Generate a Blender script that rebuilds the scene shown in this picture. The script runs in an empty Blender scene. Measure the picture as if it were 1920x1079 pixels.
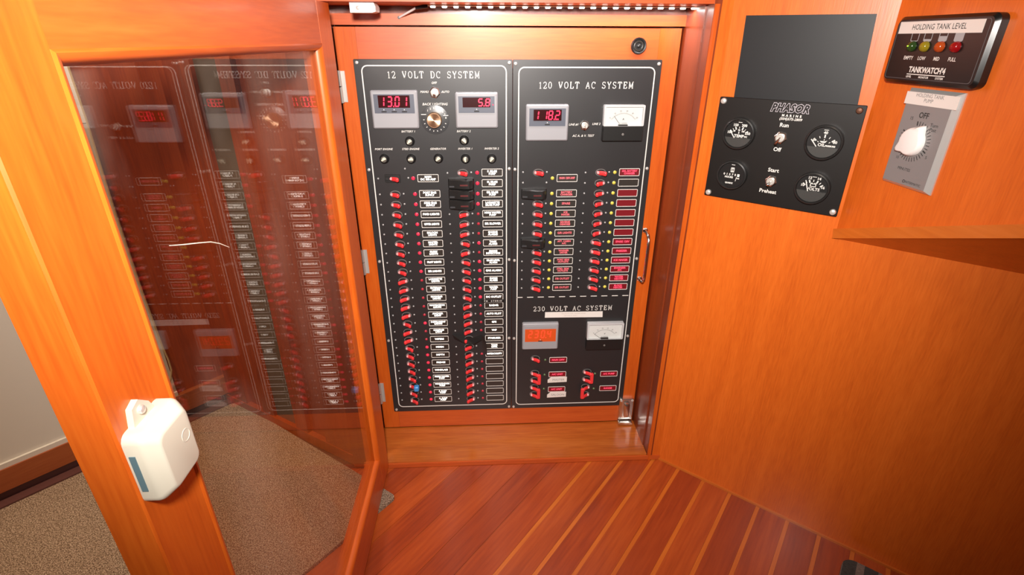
import bpy, bmesh, math, random
from mathutils import Vector, Matrix
random.seed(7)
S = bpy.context.scene
COL = S.collection

# ------------------------------------------------------------------ camera, world, lights, exposure
F_PX = 974.999; PITCH, YAW, ROLL = 0.4448, -0.0497, 0.0038
CAM = Vector((-0.0486, -1.0976, 0.9503))
_cp, _sp = math.cos(PITCH), math.sin(PITCH)
_r, _u, _f = Vector((1, 0, 0)), Vector((0, _sp, _cp)), Vector((0, _cp, -_sp))
_cr, _sr = math.cos(ROLL), math.sin(ROLL)
_r, _u = _cr * _r + _sr * _u, -_sr * _r + _cr * _u
_Z = Matrix.Rotation(YAW, 3, 'Z')
_r, _u, _f = _Z @ _r, _Z @ _u, _Z @ _f
cd = bpy.data.cameras.new('camera'); cam = bpy.data.objects.new('camera', cd); COL.objects.link(cam)
cd.sensor_width = 36; cd.sensor_fit = 'HORIZONTAL'; cd.lens = F_PX / 1920 * 36; cd.clip_start = 0.01; cd.clip_end = 50
M = Matrix((_r, _u, -_f)).transposed().to_4x4(); M.translation = CAM
cam.matrix_world = M
S.camera = cam

S.view_settings.view_transform = 'Standard'; S.view_settings.look = 'None'
S.view_settings.gamma = 1; S.view_settings.use_curve_mapping = False
S.view_settings.exposure = 0.0
w = bpy.data.worlds.new('world'); S.world = w; w.use_nodes = True
w.node_tree.nodes['Background'].inputs[0].default_value = (1.0, 0.66, 0.42, 1)
w.node_tree.nodes['Background'].inputs[1].default_value = 0.11

def area_light(name, loc, target, size, power, color, shape='DISK', size_y=None, spread=math.pi):
    l = bpy.data.lights.new(name, 'AREA'); l.shape = shape; l.size = size
    if size_y: l.size_y = size_y
    l.energy = power; l.color = color; l.spread = spread
    o = bpy.data.objects.new(name, l); COL.objects.link(o); o.location = loc
    o.rotation_euler = (Vector(target) - Vector(loc)).to_track_quat('-Z', 'Y').to_euler()
    return o
# flash head just above the camera, aimed along the view
fl_ = bpy.data.lights.new('camera_flash', 'SPOT'); fl_.energy = 92; fl_.color = (1.0, 0.94, 0.88); fl_.spot_size = math.radians(110); fl_.spot_blend = 1.0; fl_.shadow_soft_size = 0.035
flo = bpy.data.objects.new('camera_flash', fl_); COL.objects.link(flo)
flo.location = CAM + Vector((-0.02, -0.02, 0.135)); flo.rotation_euler = (_f + Vector((0.00, 0, 0.15))).to_track_quat('-Z', 'Y').to_euler()
# ceiling lamp of the cabin, behind and above the viewer
area_light('ceiling_lamp', (-0.25, -1.6, 1.85), (0.1, -0.2, 0.4), 0.35, 2.0, (1.0, 0.74, 0.50))
# ceiling lamp over the carpeted side, beyond the glass door
area_light('ceiling_lamp_carpet', (-0.78, -0.50, 1.75), (-0.98, -0.22, 0.0), 0.25, 4.2, (1.0, 0.78, 0.56), spread=math.radians(80))

# ------------------------------------------------------------------ helpers
RW_A = 0.8639
RW_E = Vector((math.sin(RW_A), -math.cos(RW_A), 0)); RW_P = Vector((0.3717, -0.1213, 0))

def frame(P, eu):
    """local X = eu (right along the face), local Z = up, local -Y = out of the face"""
    eu = Vector(eu).normalized(); y = Vector((-eu.y, eu.x, 0))
    m = Matrix((eu, y, Vector((0, 0, 1)))).transposed().to_4x4(); m.translation = Vector(P)
    return m

def tag(o, label=None, cat=None, group=None, kind=None):
    if label: o['label'] = label
    if cat: o['category'] = cat
    if group: o['group'] = group
    if kind: o['kind'] = kind
    return o

def thing(name, m, label, cat, group=None):
    o = bpy.data.objects.new(name, None); COL.objects.link(o); o.empty_display_size = 0.02
    o.matrix_world = m
    return tag(o, label, cat, group)

def place(name, mesh, parent=None, loc=(0, 0, 0), rot=(0, 0, 0)):
    o = bpy.data.objects.new(name, mesh); COL.objects.link(o)
    o.location = loc; o.rotation_euler = rot
    if parent is not None: o.parent = parent
    return o

_tc = {}
def text_geo(s, size, align, shear, offset, space, line, sx):
    k = (s, size, align, shear, offset, space, line, sx)
    if k in _tc: return _tc[k]
    c = bpy.data.curves.new('t', 'FONT'); c.body = s; c.size = size; c.align_x = align; c.align_y = 'CENTER'
    c.shear = shear; c.offset = offset; c.space_character = space; c.space_line = line; c.resolution_u = 2; c.fill_mode = 'FRONT'
    o = bpy.data.objects.new('t', c)
    me = bpy.data.meshes.new_from_object(o)
    v = [(p.co.x * sx, p.co.y) for p in me.vertices]; f = [tuple(p.vertices) for p in me.polygons]
    bpy.data.objects.remove(o); bpy.data.curves.remove(c); bpy.data.meshes.remove(me)
    _tc[k] = (v, f); return v, f

def rrect(u0, u1, v0, v1, r, n=4):
    p = []
    for cx, cy, a in ((u1 - r, v1 - r, 0), (u0 + r, v1 - r, 90), (u0 + r, v0 + r, 180), (u1 - r, v0 + r, 270)):
        for i in range(n + 1):
            t = math.radians(a + 90 * i / n); p.append((cx + r * math.cos(t), cy + r * math.sin(t)))
    return p
def circ(cu, cv, r, n=24, ry=None):
    return [(cu + r * math.cos(2 * math.pi * i / n), cv + (ry or r) * math.sin(2 * math.pi * i / n)) for i in range(n)]

def words(parent, mat, items, w=0.0005, name='lettering'):
    for it in items:
        t, u, v, size = it[:4]; kw = it[4] if len(it) > 4 else {}
        place(name, MB().text(t, 0, 0, size, 0, **kw).flat(name, mat), parent, (u, -w, v))

class MB:
    """collects geometry in (u right, v up, w out) of a face"""
    def __init__(s): s.v = []; s.f = []
    def add(s, verts, faces):
        b = len(s.v); s.v += [(u, -w, v) for u, v, w in verts]; s.f += [tuple(i + b for i in f) for f in faces]; return s
    def box(s, u0, u1, v0, v1, w0, w1):
        return s.prism([(u0, v0), (u1, v0), (u1, v1), (u0, v1)], w0, w1)
    def prism(s, poly, w0, w1):
        return s.loft([(poly, w0), (poly, w1)])
    def loft(s, secs, cap0=True, cap1=True):
        n = len(secs[0][0]); vs = []; fs = []
        for poly, w in secs: vs += [(u, v, w) for u, v in poly]
        for k in range(len(secs) - 1):
            for i in range(n):
                j = (i + 1) % n; fs.append((k * n + i, k * n + j, (k + 1) * n + j, (k + 1) * n + i))
        if cap0: fs.append(tuple(range(n))[::-1])
        if cap1: fs.append(tuple((len(secs) - 1) * n + i for i in range(n)))
        return s.add(vs, fs)
    def ring(s, outer, inner, w0, w1):
        n = len(outer); vs = [(u, v, w0) for u, v in outer] + [(u, v, w1) for u, v in outer] + [(u, v, w1) for u, v in inner] + [(u, v, w0) for u, v in inner]
        fs = []
        for k in range(4):
            for i in range(n):
                j = (i + 1) % n; fs.append((k * n + i, k * n + j, ((k + 1) % 4) * n + j, ((k + 1) % 4) * n + i))
        return s.add(vs, fs)
    def lathe(s, cu, cv, prof, n=24, sy=1.0):
        return s.loft([(circ(cu, cv, max(r, 1e-5), n, max(r, 1e-5) * sy), w) for r, w in prof])
    def tube(s, pts, r, n=8):
        pts = [Vector(p) for p in pts]; vs = []; fs = []; pn = None
        for i, p in enumerate(pts):
            d = (pts[min(i + 1, len(pts) - 1)] - pts[max(i - 1, 0)]).normalized()
            if pn is None: pn = d.orthogonal().normalized()
            pn = (pn - d * pn.dot(d)).normalized(); b = d.cross(pn)
            rr = r[i] if isinstance(r, (list, tuple)) else r
            vs += [tuple(p + rr * (math.cos(2 * math.pi * k / n) * pn + math.sin(2 * math.pi * k / n) * b)) for k in range(n)]
        for i in range(len(pts) - 1):
            for k in range(n):
                j = (k + 1) % n; fs.append((i * n + k, i * n + j, (i + 1) * n + j, (i + 1) * n + k))
        fs.append(tuple(range(n))[::-1]); fs.append(tuple((len(pts) - 1) * n + k for k in range(n)))
        return s.add(vs, fs)
    def line(s, a, b, wd, w0, w1):
        d = Vector((b[0] - a[0], b[1] - a[1])); L = d.length
        if L < 1e-9: return s
        d /= L; p = Vector((-d.y, d.x)) * wd / 2
        return s.prism([(a[0] - p.x, a[1] - p.y), (b[0] - p.x, b[1] - p.y), (b[0] + p.x, b[1] + p.y), (a[0] + p.x, a[1] + p.y)], w0, w1)
    def text(s, t, u, v, size, w=0.0005, align='CENTER', shear=0, bold=0, space=1, line=1, sx=1, rot=0):
        vs, fs = text_geo(t, size, align, shear, bold, space, line, sx); c, q = math.cos(rot), math.sin(rot)
        return s.add([(u + c * x - q * y, v + q * x + c * y, w) for x, y in vs], fs)
    def mesh(s, name, mat, smooth=35):
        me = bpy.data.meshes.new(name); me.from_pydata(s.v, [], s.f)
        bm = bmesh.new(); bm.from_mesh(me); bmesh.ops.recalc_face_normals(bm, faces=bm.faces); bm.to_mesh(me); bm.free()
        if smooth:
            me.polygons.foreach_set('use_smooth', [True] * len(me.polygons)); me.set_sharp_from_angle(angle=math.radians(smooth))
        me.materials.append(mat); return me
    def flat(s, name, mat):
        """print: keep faces looking outwards"""
        me = bpy.data.meshes.new(name); me.from_pydata(s.v, [], s.f); me.materials.append(mat); return me
    def build(s, name, mat, parent=None, loc=(0, 0, 0), rot=(0, 0, 0), smooth=35):
        return place(name, s.mesh(name, mat, smooth), parent, loc, rot)

def struct(name, mb, mat, m=None, parent=None, smooth=35):
    o = mb.build(name, mat, parent, smooth=smooth)
    if m is not None: o.matrix_world = m
    if parent is None: o['kind'] = 'structure'
    return o

# ------------------------------------------------------------------ materials
def new_mat(name):
    m = bpy.data.materials.new(name); m.use_nodes = True
    return m, m.node_tree.nodes, m.node_tree.links, m.node_tree.nodes['Principled BSDF']
def plain(name, col, rough=0.5, metal=0.0, emit=None, strength=0.0, coat=0.0, spec=0.5):
    m, N, L, b = new_mat(name)
    b.inputs['Base Color'].default_value = (*col, 1); b.inputs['Roughness'].default_value = rough
    b.inputs['Metallic'].default_value = metal; b.inputs['Coat Weight'].default_value = coat
    b.inputs['Specular IOR Level'].default_value = spec
    if emit: b.inputs['Emission Color'].default_value = (*emit, 1); b.inputs['Emission Strength'].default_value = strength
    return m
def wood(name, dark, mid, light, axis='Z', scale=9.0, rough=0.32, coat=0.25, fine=1.0, bands=0.5, rnd=True):
    m, N, L, b = new_mat(name)
    tc = N.new('ShaderNodeTexCoord'); mp = N.new('ShaderNodeMapping'); oi = N.new('ShaderNodeObjectInfo')
    add = N.new('ShaderNodeVectorMath'); add.operation = 'MULTIPLY_ADD'
    cmb = N.new('ShaderNodeCombineXYZ')
    L.new(oi.outputs['Random'], cmb.inputs[0]); L.new(oi.outputs['Random'], cmb.inputs[2])
    L.new(cmb.outputs[0], add.inputs[0]); add.inputs[1].default_value = (7.3, 0, 5.1) if rnd else (0, 0, 0)
    L.new(tc.outputs['Object'], add.inputs[2]); L.new(add.outputs[0], mp.inputs['Vector'])
    k = {'X': (0.07, 1, 1), 'Y': (1, 0.07, 1), 'Z': (1, 1, 0.07)}[axis]
    mp.inputs['Scale'].default_value = tuple(scale * x for x in k)
    n1 = N.new('ShaderNodeTexNoise'); n1.inputs['Scale'].default_value = 2.2; n1.inputs['Detail'].default_value = 6; n1.inputs['Distortion'].default_value = 0.9
    n2 = N.new('ShaderNodeTexNoise'); n2.inputs['Scale'].default_value = 26 * fine; n2.inputs['Detail'].default_value = 3
    L.new(mp.outputs[0], n1.inputs['Vector']); L.new(mp.outputs[0], n2.inputs['Vector'])
    mx = N.new('ShaderNodeMix'); mx.inputs[0].default_value = bands
    L.new(n1.outputs['Fac'], mx.inputs[2]); L.new(n2.outputs['Fac'], mx.inputs[3])
    cr = N.new('ShaderNodeValToRGB'); e = cr.color_ramp.elements
    e[0].position = 0.30; e[0].color = (*dark, 1); e[1].position = 0.72; e[1].color = (*light, 1)
    x = e.new(0.5); x.color = (*mid, 1)
    L.new(mx.outputs[0], cr.inputs[0]); L.new(cr.outputs[0], b.inputs['Base Color'])
    b.inputs['Roughness'].default_value = rough; b.inputs['Coat Weight'].default_value = coat; b.inputs['Coat Roughness'].default_value = 0.15
    bp = N.new('ShaderNodeBump'); bp.inputs['Strength'].default_value = 0.06; bp.inputs['Distance'].default_value = 0.001
    L.new(n2.outputs['Fac'], bp.inputs['Height']); L.new(bp.outputs[0], b.inputs['Normal'])
    return m

W_BULK = wood('bulkhead_veneer', (0.549, 0.0949, 0.0079), (0.661, 0.1306, 0.0115), (0.750, 0.1643, 0.0173), 'Z', 16, 0.34, 0.2)
W_DOORV = wood('door_stile_wood', (0.480, 0.0744, 0.0065), (0.600, 0.1116, 0.0097), (0.680, 0.1488, 0.0146), 'Z', 10, 0.36, 0.15)
W_DOORH = wood('door_rail_wood', (0.440, 0.0673, 0.0081), (0.540, 0.0949, 0.0105), (0.620, 0.1305, 0.0178), 'X', 10, 0.36, 0.15)
W_LEAFV = wood('leaf_stile_wood', (0.446, 0.0666, 0.0065), (0.543, 0.0924, 0.0081), (0.621, 0.1220, 0.0130), 'Z', 10, 0.34, 0.15)
W_LEAFH = wood('leaf_rail_wood', (0.427, 0.0629, 0.0090), (0.514, 0.0851, 0.0126), (0.582, 0.1109, 0.0180), 'X', 10, 0.42, 0.05)
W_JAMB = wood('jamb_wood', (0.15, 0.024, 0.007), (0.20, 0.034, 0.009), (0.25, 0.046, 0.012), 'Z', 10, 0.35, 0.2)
W_LINT = wood('lintel_wood', (0.400, 0.0581, 0.0090), (0.500, 0.0813, 0.0117), (0.560, 0.1084, 0.0180), 'X', 10, 0.45, 0.03)
W_SILL = wood('sill_wood', (0.331, 0.0666, 0.0086), (0.460, 0.1109, 0.0144), (0.552, 0.1627, 0.0252), 'X', 10, 0.3, 0.3, bands=0.55)
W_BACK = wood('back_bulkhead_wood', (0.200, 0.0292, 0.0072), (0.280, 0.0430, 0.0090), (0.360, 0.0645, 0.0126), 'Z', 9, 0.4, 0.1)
W_BASE = wood('baseboard_wood', (0.220, 0.0473, 0.0135), (0.300, 0.0688, 0.0180), (0.360, 0.0946, 0.0270), 'X', 10, 0.4, 0.1)
PLANKS = [wood('plank_wood_%d' % i, d, m_, l, 'X', 8, 0.30, 0.3, fine=0.8) for i, (d, m_, l) in enumerate((
    ((0.245, 0.0328, 0.0074), (0.367, 0.0562, 0.0092), (0.460, 0.0842, 0.0129)),
    ((0.286, 0.0421, 0.0074), (0.408, 0.0702, 0.0110), (0.510, 0.1030, 0.0166)),
    ((0.214, 0.0281, 0.0074), (0.317, 0.0468, 0.0092), (0.408, 0.0702, 0.0129))))]
W_SPL = wood('spline_wood', (0.500, 0.1118, 0.0126), (0.580, 0.1462, 0.0162), (0.650, 0.1806, 0.0270), 'X', 8, 0.3, 0.3)
W_SPLD = wood('worn_spline_wood', (0.240, 0.0344, 0.0072), (0.340, 0.0559, 0.0090), (0.400, 0.0774, 0.0126), 'X', 8, 0.3, 0.3)
W_UNDER = plain('subfloor', (0.06, 0.012, 0.004), 0.8)

BLACK = plain('black_panel', (0.021, 0.020, 0.021), 0.40)
BLACK2 = plain('gauge_panel_black', (0.008, 0.0062, 0.0055), 0.42, spec=0.3)
COVERM = plain('black_cover_sheet', (0.010, 0.011, 0.0125), 0.42, spec=0.35)
RUBBER = plain('black_plastic', (0.012, 0.012, 0.012), 0.35)
DARKHOLE = plain('dark_recess', (0.006, 0.005, 0.005), 0.6)
GREYP = plain('grey_meter_case', (0.30, 0.30, 0.32), 0.45)
GREYF = plain('meter_fascia', (0.085, 0.095, 0.125), 0.4)
DISPM = plain('display_window', (0.03, 0.002, 0.003), 0.2)
DIGM = plain('red_digit', (0.6, 0.0, 0.02), 0.4, emit=(1.0, 0.015, 0.06), strength=2.6)
ORDISP = plain('orange_display', (0.30, 0.05, 0.012), 0.25, emit=(1.0, 0.10, 0.015), strength=0.36)
ORDIG = plain('orange_digit', (0.6, 0.03, 0.01), 0.4, emit=(1.0, 0.05, 0.02), strength=1.3)
PRINT = plain('white_print', (0.72, 0.70, 0.66), 0.5)
PRINTB = plain('black_print', (0.03, 0.03, 0.03), 0.5)
GREYPR = plain('grey_print', (0.35, 0.36, 0.38), 0.5)
LITW = plain('backlit_white', (0.8, 0.78, 0.72), 0.5, emit=(1.0, 0.93, 0.86), strength=1.7)
LITR = plain('backlit_red', (0.5, 0.05, 0.08), 0.5, emit=(1.0, 0.06, 0.13), strength=1.0)
LITRP = plain('half_lit_red', (0.55, 0.12, 0.14), 0.5, emit=(1.0, 0.10, 0.14), strength=0.42)
LITRD = plain('dim_red_window', (0.10, 0.006, 0.01), 0.4, emit=(0.9, 0.0, 0.01), strength=0.13)
LITRG = plain('red_glow_window', (0.10, 0.006, 0.01), 0.4, emit=(0.9, 0.0, 0.015), strength=0.10)
PLATEW = plain('label_window', (0.030, 0.024, 0.020), 0.4)
LEVER = plain('red_lever', (0.78, 0.040, 0.045), 0.32, coat=0.3)
LEVER_GLINT = plain('painted_lever_glint', (0.80, 0.36, 0.37), 0.25)  # highlight on the red levers, put into a pale pink colour
LEDR = plain('red_indicator_lit', (0.55, 0.02, 0.05), 0.25, emit=(1.0, 0.03, 0.075), strength=0.55)
LEDD = plain('red_indicator', (0.35, 0.02, 0.035), 0.25, emit=(1.0, 0.03, 0.08), strength=0.10)
LEDY = plain('yellow_indicator', (0.62, 0.52, 0.08), 0.25, emit=(1.0, 0.8, 0.1), strength=0.12)
LEDG = plain('green_indicator', (0.10, 0.16, 0.07), 0.25)
CHROME = plain('chrome', (0.72, 0.70, 0.68), 0.18, 1.0)
STEEL = plain('screw_steel', (0.72, 0.70, 0.66), 0.30, 0.55)
DOTM = plain('small_screw_grey', (0.42, 0.42, 0.42), 0.35)
SATIN = plain('satin_hinge_steel', (0.58, 0.56, 0.52), 0.38, 0.5)
COPPER = plain('old_screw', (0.13, 0.055, 0.03), 0.5, 0.5)
GOLD = plain('brushed_gold_knob', (0.85, 0.55, 0.34), 0.30, 1.0)
MFACE = plain('white_meter_face', (0.80, 0.82, 0.80), 0.4)
WHITEP = plain('white_plastic', (0.60, 0.56, 0.46), 0.42)
WHITEC = plain('white_catch_plastic', (0.82, 0.80, 0.78), 0.35)
KNOBW = plain('white_knob', (0.86, 0.83, 0.81), 0.35)
TAPE = plain('white_tape', (0.74, 0.70, 0.66), 0.5)
TIMERM = plain('grey_aluminium', (0.30, 0.29, 0.29), 0.35, 0.3)
TIMERE = plain('bright_aluminium', (0.62, 0.66, 0.66), 0.30, 0.6)
BLUE = plain('blue_cap', (0.05, 0.26, 0.62), 0.4)
SLOTB = plain('blue_grey_slot', (0.10, 0.17, 0.20), 0.5)
BEIGE = plain('beige_wall_panel', (0.62, 0.58, 0.52), 0.6)
WHITEW = plain('white_wall_panel', (0.80, 0.80, 0.77), 0.6)
SKIRT = plain('dark_skirting', (0.10, 0.035, 0.03), 0.5)
CORDM = plain('tan_cord', (0.50, 0.36, 0.20), 0.6)
LEDSTRIP = plain('led_tape', (0.70, 0.62, 0.50), 0.5)
LEDON = plain('led_lit', (1, 1, 1), 0.5, emit=(1.0, 0.95, 0.82), strength=9.0)

def clear_mat(name, tint, refl=1.0, dust=0.0):
    m, N, L, b = new_mat(name); N.remove(b)
    out = N['Material Output']
    fr = N.new('ShaderNodeFresnel'); geo = N.new('ShaderNodeNewGeometry'); mr = N.new('ShaderNodeMapRange')
    mr.inputs['To Min'].default_value = 1.5; mr.inputs['To Max'].default_value = 1 / 1.5
    L.new(geo.outputs['Backfacing'], mr.inputs['Value']); L.new(mr.outputs[0], fr.inputs['IOR'])
    tr = N.new('ShaderNodeBsdfTransparent'); tr.inputs[0].default_value = (*tint, 1)
    gl = N.new('ShaderNodeBsdfGlossy'); gl.inputs['Roughness'].default_value = 0.0
    mul = N.new('ShaderNodeMath'); mul.operation = 'MULTIPLY'; mul.inputs[1].default_value = refl
    L.new(fr.outputs[0], mul.inputs[0])
    mx = N.new('ShaderNodeMixShader'); L.new(mul.outputs[0], mx.inputs[0]); L.new(tr.outputs[0], mx.inputs[1]); L.new(gl.outputs[0], mx.inputs[2])
    last = mx
    if dust:
        tc = N.new('ShaderNodeTexCoord'); d = N.new('ShaderNodeBsdfDiffuse'); d.inputs[0].default_value = (0.75, 0.66, 0.58, 1)
        n1 = N.new('ShaderNodeTexNoise'); n1.inputs['Scale'].default_value = 240; n1.inputs['Detail'].default_value = 2
        n2 = N.new('ShaderNodeTexNoise'); n2.inputs['Scale'].default_value = 5; n2.inputs['Detail'].default_value = 5
        mp = N.new('ShaderNodeMapping'); mp.inputs['Scale'].default_value = (1, 1, 0.45)
        L.new(tc.outputs['Object'], n1.inputs['Vector']); L.new(tc.outputs['Object'], mp.inputs[0]); L.new(mp.outputs[0], n2.inputs['Vector'])
        r1 = N.new('ShaderNodeMapRange'); r1.inputs['From Min'].default_value = 0.70; r1.inputs['From Max'].default_value = 0.78; r1.inputs['To Max'].default_value = 0.5
        r2 = N.new('ShaderNodeMapRange'); r2.inputs['From Min'].default_value = 0.45; r2.inputs['From Max'].default_value = 0.75; r2.inputs['To Max'].default_value = dust
        L.new(n1.outputs['Fac'], r1.inputs[0]); L.new(n2.outputs['Fac'], r2.inputs[0])
        ml = N.new('ShaderNodeMath'); ml.operation = 'MULTIPLY'; L.new(r1.outputs[0], ml.inputs[0])
        r3 = N.new('ShaderNodeMapRange'); r3.inputs['From Min'].default_value = 0.5; r3.inputs['From Max'].default_value = 0.65
        L.new(n2.outputs['Fac'], r3.inputs[0]); L.new(r3.outputs[0], ml.inputs[1])
        ad = N.new('ShaderNodeMath'); ad.operation = 'ADD'; L.new(ml.outputs[0], ad.inputs[0]); L.new(r2.outputs[0], ad.inputs[1])
        m2 = N.new('ShaderNodeMixShader'); L.new(ad.outputs[0], m2.inputs[0]); L.new(mx.outputs[0], m2.inputs[1]); L.new(d.outputs[0], m2.inputs[2]); last = m2
    L.new(last.outputs[0], out.inputs['Surface'])
    return m
GLASS = clear_mat('door_glass', (0.97, 0.93, 0.88), 0.8, 0.09)
LENS = clear_mat('clear_lens', (0.97, 0.97, 0.97), 0.7)

def carpet_mat(name, c0, c1, c2, sc):
    m, N, L, b = new_mat(name)
    tc = N.new('ShaderNodeTexCoord'); n = N.new('ShaderNodeTexNoise'); n.inputs['Scale'].default_value = sc; n.inputs['Detail'].default_value = 3
    L.new(tc.outputs['Object'], n.inputs['Vector'])
    cr = N.new('ShaderNodeValToRGB'); e = cr.color_ramp.elements; e[0].position = 0.36; e[0].color = (*c0, 1); e[1].position = 0.64; e[1].color = (*c2, 1)
    x = e.new(0.5); x.color = (*c1, 1)
    L.new(n.outputs['Fac'], cr.inputs[0]); L.new(cr.outputs[0], b.inputs['Base Color']); b.inputs['Roughness'].default_value = 0.95
    b.inputs['Specular IOR Level'].default_value = 0.1
    bp = N.new('ShaderNodeBump'); bp.inputs['Strength'].default_value = 0.8; bp.inputs['Distance'].default_value = 0.003
    L.new(n.outputs['Fac'], bp.inputs['Height']); L.new(bp.outputs[0], b.inputs['Normal'])
    return m
CARPET = carpet_mat('speckled_carpet', (0.08, 0.050, 0.032), (0.26, 0.175, 0.115), (0.50, 0.38, 0.28), 480)

def rug_mat():
    m, N, L, b = new_mat('striped_rug')
    tc = N.new('ShaderNodeTexCoord'); sx = N.new('ShaderNodeSeparateXYZ'); L.new(tc.outputs['Object'], sx.inputs[0])
    mu = N.new('ShaderNodeMath'); mu.operation = 'MULTIPLY'; mu.inputs[1].default_value = 1 / 0.036; L.new(sx.outputs[0], mu.inputs[0])
    fr = N.new('ShaderNodeMath'); fr.operation = 'FRACT'; L.new(mu.outputs[0], fr.inputs[0])
    cr = N.new('ShaderNodeValToRGB'); cr.color_ramp.interpolation = 'CONSTANT'; e = cr.color_ramp.elements
    e[0].position = 0; e[0].color = (0.20, 0.17, 0.15, 1); e[1].position = 0.36; e[1].color = (0.055, 0.06, 0.058, 1)
    L.new(fr.outputs[0], cr.inputs[0])
    wv = N.new('ShaderNodeTexNoise'); wv.inputs['Scale'].default_value = 600
    mp = N.new('ShaderNodeMapping'); mp.inputs['Scale'].default_value = (0.3, 1, 1); L.new(tc.outputs['Object'], mp.inputs[0]); L.new(mp.outputs[0], wv.inputs['Vector'])
    mx = N.new('ShaderNodeMix'); mx.data_type = 'RGBA'; mx.blend_type = 'OVERLAY'; mx.inputs[0].default_value = 0.8
    L.new(cr.outputs[0], mx.inputs[6]); L.new(wv.outputs['Fac'], mx.inputs[7]); L.new(mx.outputs[2], b.inputs['Base Color'])
    b.inputs['Roughness'].default_value = 0.95
    bp = N.new('ShaderNodeBump'); bp.inputs['Strength'].default_value = 0.6; bp.inputs['Distance'].default_value = 0.002
    L.new(wv.outputs['Fac'], bp.inputs['Height']); L.new(bp.outputs[0], b.inputs['Normal'])
    return m
RUGM = rug_mat()

# ------------------------------------------------------------------ structure
I4 = Matrix.Identity(4)
SILL_Z, FRONT = 0.0164, 0.1213            # sill height, depth of the recess in front of the panel (world y = -FRONT)

def poly_floor(poly, z0, z1):             # world polygon as horizontal slab, in MB coords of the world frame (u=x, v=z, w=-y)
    mb = MB(); n = len(poly)
    vs = [(x, z0, -y) for x, y in poly] + [(x, z1, -y) for x, y in poly]
    fs = [tuple(range(n)), tuple(range(2 * n - 1, n - 1, -1))] + [(i, (i + 1) % n, n + (i + 1) % n, n + i) for i in range(n)]
    return mb.add(vs, fs)
def clip(poly, nx, ny, c):                # keep nx*x+ny*y<=c
    out = []
    for i in range(len(poly)):
        a, b = poly[i], poly[(i + 1) % len(poly)]; da, db = nx * a[0] + ny * a[1] - c, nx * b[0] + ny * b[1] - c
        if da <= 0: out.append(a)
        if (da < 0) != (db < 0) and abs(da - db) > 1e-12:
            t = da / (da - db); out.append((a[0] + t * (b[0] - a[0]), a[1] + t * (b[1] - a[1])))
    return out

FLOORPOLY = [(-2.0, -2.2), (1.9, -2.2), (1.9, -1.4), (0.60, 0.3), (-1.0, 0.5), (-2.0, -0.5)]
floor = struct('floor', poly_floor(FLOORPOLY, -0.03, -0.006), W_UNDER, I4)

# diagonal strip floor: boards with light splines, every board a mesh of its own
PA = math.radians(50.55)
PD = (math.cos(PA), math.sin(PA)); PN = (-PD[1], PD[0])          # along / across the boards
def s_of(x, y): return PN[0] * x + PN[1] * y
s0 = s_of(0.3505, -0.1304); PITCHB = 0.0803 * math.sin(PA)
pm = frame((0, 0, 0), (PD[0], PD[1], 0))
pmi = pm.inverted()
def floor_piece(name, sa, sb, z1, mat):
    big = [(PD[0] * t + PN[0] * s, PD[1] * t + PN[1] * s) for t, s in ((-2, sa), (2, sa), (2, sb), (-2, sb))]
    # limits: sill nosing, right bulkhead, back-left bulkhead, near edge
    p = clip(big, 0, 1, -FRONT)
    n = (RW_E.y, -RW_E.x)
    n = (-n[0], -n[1]) if n[0] * 1 + n[1] * 1 < 0 else n
    p = clip(p, n[0], n[1], n[0] * RW_P.x + n[1] * RW_P.y) if p else p
    p = clip(p, 0, -1, 1.35) if p else p
    p = clip(p, -1, 0, 0.75) if p else p
    if len(p) < 3: return
    loc = [(pmi @ Vector((x, y, 0))) for x, y in p]
    mb = MB(); k = len(loc)
    vs = [(q.x, -0.006, -q.y) for q in loc] + [(q.x, z1, -q.y) for q in loc]
    mb.add(vs, [tuple(range(k)), tuple(range(2 * k - 1, k - 1, -1))] + [(i, (i + 1) % k, k + (i + 1) % k, k + i) for i in range(k)])
    o = mb.build(name, mat, floor, smooth=0); o.matrix_world = pm
    return o
SP = 0.0085
for i in range(-11, 18):
    sa = s0 - i * PITCHB + SP / 2
    thin = i < -2
    sp = 0.0022 if (thin and i % 3) else (0.004 if thin else SP)
    floor_piece('plank', s0 - i * PITCHB + sp / 2, s0 - (i - 1) * PITCHB - SP / 2 + (0.003 if i < -1 else 0), 0.0, PLANKS[(i * 7 + (i // 3)) % 3])
    floor_piece('light_spline', s0 - i * PITCHB - sp / 2 + 0.0002, s0 - i * PITCHB + sp / 2 - 0.0002, -0.0006, W_SPL if not thin else W_SPLD)

# right bulkhead (45 degrees to the panel) from the casing seam
RWM = frame(RW_P, RW_E)
wall_right = struct('wall_right', MB().box(0, 1.6, 0, 1.45, -0.02, 0), W_BULK, RWM)
struct('trim_9', MB().prism([(0, 0), (1.3, 0), (1.3, 0.005), (0, 0.005)], 0.0, 0.004), W_SPL, RWM)

# casing round the recess
WF = frame((0, 0, 0), (1, 0, 0))          # world frame: u=x, v=z, w=-y
sill = struct('trim_1', MB().box(-0.36, 0.3385, 0.001, SILL_Z, -0.006, FRONT - 0.0005), W_SILL, WF)
MB().box(-0.36, 0.3716, 0.001, SILL_Z - 0.004, FRONT - 0.0005, FRONT + 0.003).build('nosing', W_LINT, sill)
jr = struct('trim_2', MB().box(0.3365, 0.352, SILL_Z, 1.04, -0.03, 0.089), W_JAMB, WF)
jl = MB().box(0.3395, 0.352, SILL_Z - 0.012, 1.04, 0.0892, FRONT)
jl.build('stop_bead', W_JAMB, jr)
MB().loft([([(0.3400, -0.004), (0.3490, -0.004), (0.3490, 1.006), (0.3400, 1.006)], FRONT), ([(0.3425, -0.0), (0.3475, -0.0), (0.3475, 1.006), (0.3425, 1.006)], FRONT + 0.004)]).build('edge_bead', W_LEAFV, jr)
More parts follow.
